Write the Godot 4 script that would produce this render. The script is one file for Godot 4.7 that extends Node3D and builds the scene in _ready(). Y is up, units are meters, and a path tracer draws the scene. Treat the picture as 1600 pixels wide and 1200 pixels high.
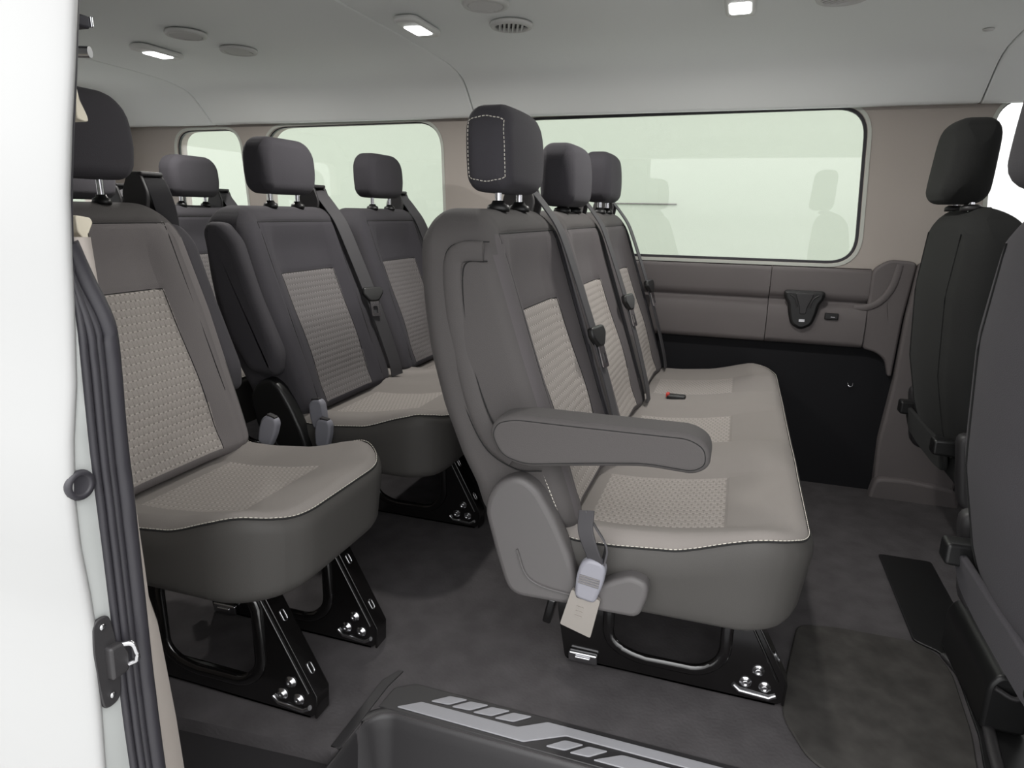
extends Node3D

# ---------------------------------------------------------------- mesh building
class Geo:
	var v := PackedVector3Array()
	var uv := PackedVector2Array()
	var idx := PackedInt32Array()
	func vert(p: Vector3, t := Vector2.ZERO) -> int:
		v.append(p); uv.append(t)
		return v.size() - 1
	func tri(a: int, b: int, c: int) -> void:
		idx.append(a); idx.append(b); idx.append(c)
	func quad(a: int, b: int, c: int, d: int) -> void:
		tri(a, b, c); tri(a, c, d)
	# the closed shape added since index "from" gets outward faces (clockwise fronts)
	func orient(from: int) -> void:
		var vol := 0.0
		for i in range(from, idx.size(), 3):
			vol += v[idx[i]].dot(v[idx[i + 1]].cross(v[idx[i + 2]]))
		if vol > 0.0:
			for i in range(from, idx.size(), 3):
				var t := idx[i + 1]
				idx[i + 1] = idx[i + 2]
				idx[i + 2] = t
	func normals() -> PackedVector3Array:
		var n := PackedVector3Array()
		n.resize(v.size())
		for i in range(0, idx.size(), 3):
			var a := idx[i]
			var b := idx[i + 1]
			var c := idx[i + 2]
			var f := (v[c] - v[a]).cross(v[b] - v[a])
			n[a] += f; n[b] += f; n[c] += f
		for i in n.size():
			n[i] = n[i].normalized() if n[i].length_squared() > 1e-24 else Vector3.UP
		return n
	func mesh() -> ArrayMesh:
		return Geo.make(v, normals(), uv, idx)
	static func make(vv: PackedVector3Array, nn: PackedVector3Array, tt: PackedVector2Array, ii: PackedInt32Array) -> ArrayMesh:
		var a := []
		a.resize(Mesh.ARRAY_MAX)
		a[Mesh.ARRAY_VERTEX] = vv
		a[Mesh.ARRAY_NORMAL] = nn
		a[Mesh.ARRAY_TEX_UV] = tt
		a[Mesh.ARRAY_INDEX] = ii
		var m := ArrayMesh.new()
		m.add_surface_from_arrays(Mesh.PRIMITIVE_TRIANGLES, a)
		return m
	# rings of equal length joined one after another; caps filled by triangulating cap_poly (2D) or a fan
	func loft(rings: Array, capped := true, cap_poly := PackedVector2Array()) -> void:
		var from := idx.size()
		var n: int = rings[0].size()
		var base := v.size()
		for r in rings:
			for p in r:
				vert(p)
		for k in rings.size() - 1:
			for i in n:
				var j := (i + 1) % n
				quad(base + k * n + i, base + k * n + j, base + (k + 1) * n + j, base + (k + 1) * n + i)
		if capped:
			var tris := PackedInt32Array()
			if cap_poly.size() == n:
				tris = Geometry2D.triangulate_polygon(cap_poly)
				if tris.is_empty():
					tris = Geo.ears(cap_poly)
					if tris.size() < (n - 2) * 2: tris = PackedInt32Array()
			for e in 2:
				var r = rings[0] if e == 0 else rings[rings.size() - 1]
				var b := v.size()
				for p in r:
					vert(p)
				if tris.size():
					for i in range(0, tris.size(), 3):
						if e == 0: tri(b + tris[i], b + tris[i + 2], b + tris[i + 1])
						else: tri(b + tris[i], b + tris[i + 1], b + tris[i + 2])
					# triangulate_polygon keeps the polygon's own turning; check against the side
				else:
					for i in range(1, n - 1):
						if e == 0: tri(b, b + i + 1, b + i)
						else: tri(b, b + i, b + i + 1)
		_fix(from, n, rings.size(), base, capped)
	func _fix(from: int, n: int, rows: int, base: int, capped: bool) -> void:
		orient(from)
	# outline pushed inwards by d (positive shrinks), any turning
	static func inset(poly: PackedVector2Array, d: float) -> PackedVector2Array:
		var out := PackedVector2Array()
		var area := 0.0
		var n := poly.size()
		for i in n:
			area += poly[i].cross(poly[(i + 1) % n])
		var s := 1.0 if area > 0.0 else -1.0
		for i in n:
			var a := (poly[i] - poly[(i + n - 1) % n]).normalized()
			var b := (poly[(i + 1) % n] - poly[i]).normalized()
			var na := Vector2(-a.y, a.x) * s
			var nb := Vector2(-b.y, b.x) * s
			var m := na + nb
			var k := m.dot(na)
			out.append(poly[i] + (m / k if k > 0.35 else m.normalized()) * d)
		return out
	# a 2D outline in the frame's x-y plane, given depth along the frame's z, edges rounded by bevel
	func slab(poly: PackedVector2Array, fr: Transform3D, depth: float, bevel := 0.0, steps := 3, both := true) -> void:
		var area := 0.0
		for i in poly.size():
			area += poly[i].cross(poly[(i + 1) % poly.size()])
		var p := poly.duplicate()
		if area < 0.0:
			p.reverse()
		var rings := []
		var lay := []
		if bevel <= 0.0:
			lay = [[0.0, 0.0], [depth, 0.0]]
		else:
			for k in steps + 1:
				var t := PI / 2 * k / steps
				if both or k == steps: lay.append([bevel * (1.0 - sin(t)) if false else bevel * (1.0 - cos(PI / 2 - t)) if false else bevel * (1.0 - sin(t)), 0.0])
			lay.clear()
			if both:
				for k in steps + 1:
					var t := PI / 2 * k / steps
					lay.append([bevel * (1.0 - cos(t)), bevel * (1.0 - sin(t))])
			else:
				lay.append([0.0, 0.0])
			for k in steps + 1:
				var t := PI / 2 * (steps - k) / steps
				lay.append([depth - bevel * (1.0 - cos(t)), bevel * (1.0 - sin(t))])
		var cap := PackedVector2Array()
		for l in lay:
			var q := Geo.inset(p, l[1]) if l[1] > 0.0 else p
			var r := PackedVector3Array()
			for c in q:
				r.append(fr * Vector3(c.x, c.y, l[0]))
			rings.append(r)
			cap = q
		loft(rings, true, cap)
	# flat plate with holes (keyhole-joined), straight edges
	func plate(outer: PackedVector2Array, holes: Array, fr: Transform3D, depth: float) -> void:
		var from := idx.size()
		var poly := outer.duplicate()
		if Geometry2D.is_polygon_clockwise(poly):
			poly.reverse()
		var loops := [poly.duplicate()]
		var hs := []
		for h in holes:
			var q: PackedVector2Array = h.duplicate()
			if not Geometry2D.is_polygon_clockwise(q):
				q.reverse()
			hs.append(q)
			loops.append(q)
		hs.sort_custom(func(a, b): return Geo.maxx(a) > Geo.maxx(b))
		for q in hs:
			var bi := 0
			for i in q.size():
				if q[i].x > q[bi].x: bi = i
			var best := -1
			var bd := 1e9
			for i in poly.size():
				if poly[i].x < q[bi].x + 1e-5: continue
				var d: float = poly[i].distance_to(q[bi])
				if d < bd:
					var ok := true
					for j in poly.size():
						var k := (j + 1) % poly.size()
						if j == i or k == i or poly[j].is_equal_approx(poly[i]) or poly[k].is_equal_approx(poly[i]): continue
						if Geometry2D.segment_intersects_segment(q[bi], poly[i], poly[j], poly[k]) != null:
							ok = false
							break
					if ok:
						bd = d
						best = i
			var np := PackedVector2Array()
			for i in best + 1: np.append(poly[i])
			for i in q.size() + 1: np.append(q[(bi + i) % q.size()])
			for i in range(best, poly.size()): np.append(poly[i])
			poly = np
		var tris := Geo.ears(poly)
		for e in 2:
			var b := v.size()
			for c in poly:
				vert(fr * Vector3(c.x, c.y, depth * e))
			for i in range(0, tris.size(), 3):
				if e == 1: tri(b + tris[i], b + tris[i + 1], b + tris[i + 2])
				else: tri(b + tris[i], b + tris[i + 2], b + tris[i + 1])
		for l in loops:
			var n: int = l.size()
			for i in n:
				var j := (i + 1) % n
				var a := vert(fr * Vector3(l[i].x, l[i].y, 0)); var b := vert(fr * Vector3(l[j].x, l[j].y, 0))
				var c := vert(fr * Vector3(l[j].x, l[j].y, depth)); var d := vert(fr * Vector3(l[i].x, l[i].y, depth))
				quad(a, b, c, d)
		orient(from)
	static func maxx(a: PackedVector2Array) -> float:
		var m := -1e9
		for p in a: m = maxf(m, p.x)
		return m
	# ear clipping that accepts keyhole polygons (counter-clockwise)
	static func ears(p: PackedVector2Array) -> PackedInt32Array:
		var out := PackedInt32Array()
		var id := range(p.size())
		var guard := 0
		while id.size() > 2 and guard < 20000:
			var n := id.size()
			var cut := false
			for i in n:
				guard += 1
				var a: Vector2 = p[id[(i + n - 1) % n]]
				var b: Vector2 = p[id[i]]
				var c: Vector2 = p[id[(i + 1) % n]]
				var cr := (b - a).cross(c - b)
				if cr < -1e-12: continue
				if cr <= 1e-12:
					id.remove_at(i); cut = true
					break
				var ok := true
				for j in n:
					var q: Vector2 = p[id[j]]
					if q.is_equal_approx(a) or q.is_equal_approx(b) or q.is_equal_approx(c): continue
					if (b - a).cross(q - a) >= -1e-12 and (c - b).cross(q - b) >= -1e-12 and (a - c).cross(q - c) >= -1e-12:
						ok = false
						break
				if ok:
					out.append(id[(i + n - 1) % n]); out.append(id[i]); out.append(id[(i + 1) % n])
					id.remove_at(i); cut = true
					break
			if not cut: break
		return out
	# sweep an ellipse (ra along the side vector, rb along the other) along a path
	func tube(path: PackedVector3Array, ra: float, sides := 8, rb := -1.0, hint := Vector3.UP, closed := false) -> void:
		if rb < 0.0: rb = ra
		var from := idx.size()
		var n := path.size()
		var rings := []
		for i in n:
			var a := path[(i + n - 1) % n] if closed else path[maxi(i - 1, 0)]
			var b := path[(i + 1) % n] if closed else path[mini(i + 1, n - 1)]
			var t := (b - a).normalized()
			var side := t.cross(hint)
			if side.length() < 0.02: side = t.cross(Vector3(0.31, 0.2, 0.93))
			side = side.normalized()
			var up := side.cross(t).normalized()
			var r := PackedVector3Array()
			for k in sides:
				var w := TAU * k / sides
				r.append(path[i] + side * cos(w) * ra + up * sin(w) * rb)
			rings.append(r)
		if closed: rings.append(rings[0])
		loft(rings, not closed)
	# flat strap: half width along "across", half thickness along the third axis
	func strap(path: PackedVector3Array, across: Array, hw: float, ht: float) -> void:
		var rings := []
		var n := path.size()
		for i in n:
			var t := (path[mini(i + 1, n - 1)] - path[maxi(i - 1, 0)]).normalized()
			var ac: Vector3 = across[mini(i, across.size() - 1)]
			ac = (ac - t * ac.dot(t)).normalized()
			var up := ac.cross(t)
			var r := PackedVector3Array()
			for c in [[-1, -1], [-0.9, -1.0], [0.9, -1.0], [1, -1], [1, 1], [0.9, 1.0], [-0.9, 1.0], [-1, 1]]:
				r.append(path[i] + ac * c[0] * hw + up * c[1] * ht)
			rings.append(r)
		loft(rings, true)
	func box(c: Vector3, s: Vector3, bevel := 0.0, b := Basis()) -> void:
		var h := s / 2
		var p := PackedVector2Array()
		if bevel > 0.0:
			for q in [[1, 1, 0], [-1, 1, 1], [-1, -1, 2], [1, -1, 3]]:
				for k in 4:
					var w: float = PI / 2 * (q[2] + k / 3.0)
					p.append(Vector2(q[0] * (h.x - bevel) + cos(w) * bevel, q[1] * (h.y - bevel) + sin(w) * bevel))
			slab(Geo.inset(p, 0.0), Transform3D(b, c - b * Vector3(0, 0, h.z)), s.z, bevel * 0.98)
		else:
			p = PackedVector2Array([Vector2(-h.x, -h.y), Vector2(h.x, -h.y), Vector2(h.x, h.y), Vector2(-h.x, h.y)])
			plate(p, [], Transform3D(b, c - b * Vector3(0, 0, h.z)), s.z)
	# profile of (radius, height) spun round the frame's z
	func lathe(prof: Array, fr: Transform3D, sides := 16, sy := 1.0) -> void:
		var rings := []
		for q in prof:
			var r := PackedVector3Array()
			for k in sides:
				var w := TAU * k / sides
				r.append(fr * Vector3(cos(w) * q[0], sin(w) * q[0] * sy, q[1]))
			rings.append(r)
		loft(rings, true)

# upholstered pad: a rounded outline in the U-V plane with a front height and a back height, split into regions
class Pad:
	var fr: Transform3D
	var us := []
	var vs := []
	var v0 := 0.0
	var v1 := 1.0
	var hw: Callable
	var rt := 0.05
	var rb := 0.03
	var R := 0.03
	var nf: Callable
	var nb: Callable
	var region: Callable
	var taper := 0.0
	var rim := 0.3
	var capy := 1e9
	var swap := false
	var meshes := {}
	func edge(x: float, y: float, a: float) -> float:
		var r := rt if y > (v0 + v1) / 2 else rb
		var ex := a - absf(x)
		var ey := minf(v1 - y, y - v0)
		if ex < r and ey < r:
			return r - Vector2(r - ex, r - ey).length()
		return minf(ex, ey)
	func flat(s: float, y: float) -> Vector2:
		var a: float = hw.call(y)
		var x := s * a
		var r := rt if y > (v0 + v1) / 2 else rb
		var cx := absf(x) - (a - r)
		var top := y > (v0 + v1) / 2
		var cy := (y - (v1 - r)) if top else ((v0 + r) - y)
		if cx > 0 and cy > 0:
			var m := maxf(cx, cy)
			var w := PI / 4 * minf(cx, cy) / m
			var nx := m * (cos(w) if cx >= cy else sin(w))
			var ny := m * (sin(w) if cx >= cy else cos(w))
			x = signf(x) * (a - r + nx)
			y = (v1 - r + ny) if top else (v0 + r - ny)
		return Vector2(x, y)
	func drop(d: float) -> float:
		d = clampf(d, 0.0, R)
		return R - sqrt(maxf(0.0, R * R - (R - d) * (R - d)))
	func at(x: float, y: float, lift := 0.0) -> Vector3:
		var a: float = hw.call(y)
		return fr * Vector3(x, y, nf.call(x, y) - drop(edge(x, y, a)) + lift)
	# points along the line that divides top from skirt: one side, the front, the other side
	func rim_path(from_v: float, lift: float) -> PackedVector3Array:
		var out := PackedVector3Array()
		var h: float = hw.call(v0)
		var lu := 1.0 - rim * R / h
		var lv := v1 - rim * R
		var q := []
		for k in 60: q.append([-lu, lerpf(from_v, lv, k / 60.0)])
		for k in 160: q.append([lerpf(-lu, lu, k / 160.0), lv])
		for k in 61: q.append([lu, lerpf(lv, from_v, k / 60.0)])
		for c in q:
			var f := flat(c[0], c[1])
			out.append(fr * Vector3(f.x, f.y, nf.call(f.x, f.y) - drop(maxf(0.0, edge(f.x, f.y, h))) + lift))
		return out
	func build() -> void:
		var g := Geo.new()
		var nu := us.size()
		var nv := vs.size()
		var who := {}
		for side in 2:
			for j in nv:
				for i in nu:
					var f := flat(us[i], vs[j])
					var a: float = hw.call(f.y)
					var d := drop(maxf(0.0, edge(f.x, f.y, a)))
					if side == 0:
						g.vert(fr * Vector3(f.x, f.y, nf.call(f.x, f.y) - d), Vector2(f.x, f.y))
					else:
						var k := 1.0 - taper
						g.vert(fr * Vector3(f.x * k, lerpf(v0, f.y, k), nb.call(f.x, f.y) + d), Vector2(f.x, f.y))
		var reg := []
		for j in nv - 1:
			for i in nu - 1:
				var a := j * nu + i
				g.quad(a, a + 1, a + nu + 1, a + nu)
				var mid := flat((us[i] + us[i + 1]) / 2, (vs[j] + vs[j + 1]) / 2)
				var lu: float = 1.0 - rim * R / hw.call(mid.y)
				var out: bool = us[i] < -lu - 1e-4 or us[i + 1] > lu + 1e-4 or vs[j] < v0 + rim * R - 1e-5 or vs[j + 1] > v1 - rim * R + 1e-5
				var r: String = region.call(mid.x, mid.y, 0.0 if out else 1.0)
				if r == "shell" and mid.y > capy: r = "cap"
				reg.append(r); reg.append(r)
		var o := nu * nv
		for j in nv - 1:
			for i in nu - 1:
				var a := o + j * nu + i
				g.quad(a, a + nu, a + nu + 1, a + 1)
				var who3 := "cap" if vs[j] > capy else "shell"
				reg.append(who3); reg.append(who3)
		var ring := []
		for i in nu: ring.append(i)
		for j in range(1, nv): ring.append(j * nu + nu - 1)
		for i in range(nu - 2, -1, -1): ring.append((nv - 1) * nu + i)
		for j in range(nv - 2, 0, -1): ring.append(j * nu)
		var n := ring.size()
		var rows := [ring]
		for k in 3:
			var t := (k + 1) / 4.0
			var row := []
			for q in ring:
				row.append(g.vert(g.v[q].lerp(g.v[q + o], t), Vector2(g.v[q].x + g.v[q].z, t * 0.2)))
			rows.append(row)
		var last := []
		for q in ring: last.append(q + o)
		rows.append(last)
		for k in 4:
			for i in n:
				var j := (i + 1) % n
				g.quad(rows[k][i], rows[k + 1][i], rows[k + 1][j], rows[k][j])
				var who2 := "cap" if g.uv[ring[i]].y > capy else "shell"
				reg.append(who2); reg.append(who2)
		g.orient(0)
		var nn := g.normals()
		var lists := {}
		for t in reg.size():
			if not lists.has(reg[t]): lists[reg[t]] = []
			lists[reg[t]].append(t)
		for name in lists:
			var map := {}
			var vv := PackedVector3Array(); var n2 := PackedVector3Array(); var tt := PackedVector2Array(); var ii := PackedInt32Array()
			for t in lists[name]:
				for c in 3:
					var q := g.idx[t * 3 + c]
					if not map.has(q):
						map[q] = vv.size()
						vv.append(g.v[q]); n2.append(nn[q]); tt.append(Vector2(g.uv[q].y, g.uv[q].x) if swap else g.uv[q])
					ii.append(map[q])
			meshes[name] = Geo.make(vv, n2, tt, ii)

# positions from -1 to 1 (or a..b) dense near both ends, with given lines kept
func lines(a: float, b: float, R: float, n: int, keep: Array) -> Array:
	var l := []
	for f in [0.0, 0.04, 0.14, 0.3, 0.55, 0.8, 1.05]:
		l.append(a + R * f); l.append(b - R * f)
	for i in range(1, n):
		l.append(lerpf(a + R, b - R, float(i) / n))
	for k in keep: l.append(k)
	l.sort()
	var out := []
	for x in l:
		if out.is_empty() or x - out[-1] > (b - a) * 0.0012: out.append(x)
		elif x in keep: out[-1] = x
	out[0] = a
	out[-1] = b
	return out

func tabl(t: Array, x: float) -> float:
	if x <= t[0][0]: return t[0][1]
	for i in t.size() - 1:
		if x <= t[i + 1][0]:
			var k: float = (x - t[i][0]) / (t[i + 1][0] - t[i][0])
			return lerpf(t[i][1], t[i + 1][1], k)
	return t[-1][1]

func P2(a: Array) -> PackedVector2Array:
	var p := PackedVector2Array()
	for i in range(0, a.size(), 2): p.append(Vector2(a[i], a[i + 1]))
	return p

func P3(a: Array) -> PackedVector3Array:
	var p := PackedVector3Array()
	for i in range(0, a.size(), 3): p.append(Vector3(a[i], a[i + 1], a[i + 2]))
	return p

# corners of an outline rounded by r
func roundp(poly: PackedVector2Array, r: float, seg := 5) -> PackedVector2Array:
	var out := PackedVector2Array()
	var n := poly.size()
	for i in n:
		var p := poly[i]
		var a := poly[(i + n - 1) % n] - p
		var b := poly[(i + 1) % n] - p
		var d := minf(r, 0.48 * minf(a.length(), b.length()))
		var s := p + a.normalized() * d
		var e := p + b.normalized() * d
		for k in seg + 1:
			var t := float(k) / seg
			out.append(s.lerp(p, t).lerp(p.lerp(e, t), t))
	return out

func rrect(x0: float, y0: float, x1: float, y1: float, r: float, seg := 6) -> PackedVector2Array:
	return roundp(P2([x0, y0, x1, y0, x1, y1, x0, y1]), r, seg)

# smooth curve through points
func curve(p: PackedVector3Array, per := 6) -> PackedVector3Array:
	var out := PackedVector3Array()
	var n := p.size()
	for i in n - 1:
		for k in per:
			out.append(p[i].cubic_interpolate(p[i + 1], p[maxi(i - 1, 0)] if i > 0 else p[i] * 2 - p[i + 1], p[i + 2] if i + 2 < n else p[i + 1] * 2 - p[i], float(k) / per))
	out.append(p[n - 1])
	return out

# short stitches along a path, standing on it
func stitches(g: Geo, path: PackedVector3Array, length := 0.0045, gap := 0.0025, r := 0.0009) -> void:
	var c := Curve3D.new()
	c.bake_interval = 0.004
	for p in path: c.add_point(p)
	var total := c.get_baked_length()
	var s := 0.0
	while s + length < total:
		var a := c.sample_baked(s)
		var b := c.sample_baked(s + length)
		g.tube(PackedVector3Array([a, b]), r, 4)
		s += length + gap

# ---------------------------------------------------------------- scene bookkeeping
var M := {}

func obj(called: String, mesh: Mesh, m: Material, parent: Node = null) -> MeshInstance3D:
	var o := MeshInstance3D.new()
	o.name = called
	o.mesh = mesh
	o.material_override = m
	(parent if parent else self).add_child(o, true)
	return o

func tag(o: Node3D, label: String, category: String, group := "", kind := "") -> Node3D:
	if label: o.set_meta("label", label)
	if category: o.set_meta("category", category)
	if group: o.set_meta("group", group)
	if kind: o.set_meta("kind", kind)
	return o

var used := {}
func numbered(called: String) -> String:
	used[called] = used.get(called, -1) + 1
	return called if used[called] == 0 else "%s_%03d" % [called, used[called]]

func thing(called: String, label: String, category: String, at: Vector3, group := "") -> Node3D:
	var o := Node3D.new()
	o.name = numbered(called)
	add_child(o)
	o.position = at
	tag(o, label, category, group)
	return o

func struct(called: String, mesh: Mesh, m: Material, label := "") -> MeshInstance3D:
	var o := obj(called, mesh, m)
	o.set_meta("kind", "structure")
	if label: o.set_meta("label", label)
	return o

# ---------------------------------------------------------------- materials
func noise_tex(seed_: int, freq: float, as_normal := false, size := 256, oct := 3) -> NoiseTexture2D:
	var f := FastNoiseLite.new()
	f.seed = seed_
	f.frequency = freq
	f.fractal_octaves = oct
	var t := NoiseTexture2D.new()
	t.width = size
	t.height = size
	t.seamless = true
	t.noise = f
	t.as_normal_map = as_normal
	return t

func mat(called: String, c: Color, rough: float, metal := 0.0, spec := 0.5) -> StandardMaterial3D:
	var m := StandardMaterial3D.new()
	m.resource_name = called
	m.albedo_color = c
	m.roughness = rough
	m.metallic = metal
	m.metallic_specular = spec
	M[called] = m
	return m

func grained(m: StandardMaterial3D, t: Texture2D, scale: float, depth: float) -> void:
	m.uv1_triplanar = true
	m.uv1_scale = Vector3.ONE * scale
	m.heightmap_enabled = true
	m.heightmap_texture = t
	m.heightmap_scale = depth

func mottled(m: StandardMaterial3D, seed_: int, freq: float, lo: float, hi: float, scale: float) -> void:
	var t := noise_tex(seed_, freq, false, 512, 4)
	var g := Gradient.new()
	g.set_color(0, Color(lo, lo, lo))
	g.set_color(1, Color(hi, hi, hi))
	t.color_ramp = g
	m.albedo_texture = t
	m.uv1_triplanar = true
	m.uv1_scale = Vector3.ONE * scale

# woven insert: rows of short bright and dark threads in brick order; one tile is 8 x 8 cells
func woven() -> Array:
	var n := 256
	var col := Image.create(n, n, true, Image.FORMAT_RGB8)
	var hgt := Image.create(n, n, true, Image.FORMAT_RGB8)
	var rng := RandomNumberGenerator.new()
	rng.seed = 5
	for y in n:
		for x in n:
			var row := y / 32
			var fy := (y % 32) / 32.0
			var fx := fposmod(x / 32.0 + (0.5 if row % 2 else 0.0), 1.0)
			var h := 0.5 + 0.5 * sin(PI * clampf((fy - 0.16) / 0.84, 0.0, 1.0)) * (0.75 + 0.25 * sin(PI * fx))
			var c := 0.88
			if fy < 0.16:
				h = 0.25
				c = 0.74
				if fx > 0.12 and fx < 0.72:
					h = 0.62
					c = 1.0
			if fx > 0.9 and fy > 0.16:
				h -= 0.15
				c = 0.80
			c += rng.randf_range(-0.05, 0.05)
			col.set_pixel(x, y, Color(c, c, c))
			hgt.set_pixel(x, y, Color(h, h, h))
	col.generate_mipmaps()
	hgt.generate_mipmaps()
	return [ImageTexture.create_from_image(col), ImageTexture.create_from_image(hgt)]

func make_materials() -> void:
	var weave := noise_tex(3, 0.16, false, 256, 2)
	var fine := noise_tex(9, 0.25, false, 256, 2)
	var pile := noise_tex(12, 0.3, false, 256, 3)
	for a in [["cloth_mid", Color(0.51, 0.49, 0.475), 0.9], ["cloth_panel", Color(0.335, 0.32, 0.325), 0.9], ["cloth_dark", Color(0.245, 0.238, 0.255), 0.92], ["cloth_side", Color(0.30, 0.289, 0.287), 0.85], ["cloth_panel_lit", Color(0.42, 0.403, 0.403), 0.9], ["cloth_cab", Color(0.135, 0.137, 0.135), 0.92], ["cloth_black", Color(0.25, 0.243, 0.257), 0.92]]:  # single seat cloth is the panel fabric with door light put into its colour
		var m := mat(a[0], a[1], a[2], 0.0, 0.35)
		grained(m, weave, 9.0, 0.03)
		m.rim_enabled = true
		m.rim = 0.12
		m.rim_tint = 0.5
	var skirt := mat("skirt_vinyl", Color(0.265, 0.258, 0.25), 0.62, 0.0, 0.4)
	grained(skirt, fine, 10.0, 0.02)
	var w := woven()
	var ins := mat("cloth_woven", Color(0.665, 0.64, 0.62), 0.85, 0.0, 0.35)
	ins.albedo_texture = w[0]
	ins.heightmap_enabled = true
	ins.heightmap_texture = w[1]
	ins.heightmap_scale = 0.16
	ins.uv1_scale = Vector3(10.4, 8.33, 1.0)
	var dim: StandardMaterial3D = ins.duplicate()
	dim.resource_name = "cloth_woven_shaded"
	dim.albedo_color = Color(0.485, 0.47, 0.47)  # same woven cloth, shade of the inner rows put into its colour
	M["cloth_woven_shaded"] = dim
	var p1 := mat("plastic_grey", Color(0.325, 0.315, 0.315), 0.55)
	grained(p1, fine, 14.0, 0.01)
	var p2 := mat("plastic_dark", Color(0.17, 0.165, 0.17), 0.5)
	grained(p2, fine, 14.0, 0.01)
	mat("plastic_black", Color(0.08, 0.08, 0.082), 0.42)
	var h := mat("headliner", Color(0.93, 0.94, 0.935), 0.95, 0.0, 0.2)
	grained(h, pile, 8.0, 0.02)
	var t1 := mat("trim_light", Color(0.66, 0.63, 0.605), 0.7, 0.0, 0.4)
	grained(t1, fine, 8.0, 0.012)
	var t2 := mat("trim_dark", Color(0.38, 0.36, 0.36), 0.65, 0.0, 0.4)
	grained(t2, fine, 8.0, 0.012)
	var t3 := mat("panel_black", Color(0.10, 0.10, 0.11), 0.75, 0.0, 0.3)
	grained(t3, fine, 8.0, 0.01)
	var c := mat("carpet", Color(0.325, 0.315, 0.32), 1.0, 0.0, 0.15)
	mottled(c, 21, 0.012, 0.86, 1.0, 1.6)
	c.heightmap_enabled = true
	c.heightmap_texture = pile
	c.heightmap_scale = 0.08
	var fm := mat("floor_mat_cloth", Color(0.285, 0.278, 0.27), 1.0, 0.0, 0.15)
	mottled(fm, 33, 0.02, 0.78, 1.0, 1.3)
	mat("rubber", Color(0.17, 0.165, 0.185), 0.5, 0.0, 0.5)
	mat("steel_black", Color(0.05, 0.046, 0.046), 0.16, 0.0, 0.7)
	mat("steel", Color(0.75, 0.75, 0.76), 0.25, 1.0)
	mat("chrome", Color(0.86, 0.86, 0.88), 0.15, 1.0)
	mat("paint_white", Color(0.605, 0.606, 0.605), 0.4, 0.0, 0.35)
	mat("paint_jamb", Color(0.62, 0.63, 0.625), 0.4)
	mat("buckle_grey", Color(0.50, 0.50, 0.53), 0.45)
	mat("tongue_grey", Color(0.55, 0.53, 0.51), 0.4, 0.4)
	mat("red_button", Color(0.72, 0.2, 0.16), 0.4)
	mat("thread_light", Color(0.80, 0.78, 0.74), 0.8)
	mat("thread_dark", Color(0.10, 0.10, 0.10), 0.9)
	mat("webbing", Color(0.24, 0.235, 0.245), 0.75)
	mat("webbing_grey", Color(0.42, 0.41, 0.41), 0.75)
	mat("clip_beige", Color(0.80, 0.77, 0.70), 0.5)
	var g := mat("glass", Color(0.8, 0.9, 0.82, 0.05), 0.02)
	g.transparency = BaseMaterial3D.TRANSPARENCY_ALPHA
	var l := mat("lamp_lens", Color(1, 1, 1), 0.3)
	l.emission_enabled = true
	l.emission = Color(1, 1, 1)
	l.emission_energy_multiplier = 5.0
	mat("wall_paint", Color(0.62, 0.65, 0.60), 0.9, 0.0, 0.1)
	mat("concrete", Color(0.66, 0.66, 0.655), 0.9)
	var tr := mat("tread_grey", Color(0.56, 0.56, 0.575), 0.7)
	grained(tr, fine, 20.0, 0.02)

# ---------------------------------------------------------------- seats
const BACK := [[0.38, 0.04], [0.451, 0.018], [0.502, -0.008], [0.594, -0.042], [0.684, -0.064], [0.76, -0.076], [0.815, -0.082], [0.884, -0.084], [0.96, -0.072]]

func front_of(y: float) -> float:
	var x := 0.352 - 0.335 * y
	x -= 0.9 * pow(maxf(0.0, y - 0.84), 2.0)
	x -= 0.6 * pow(maxf(0.0, 0.47 - y), 2.0)
	return x

func sm(a: float, b: float, x: float) -> float:
	return smoothstep(a, b, x)

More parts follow.
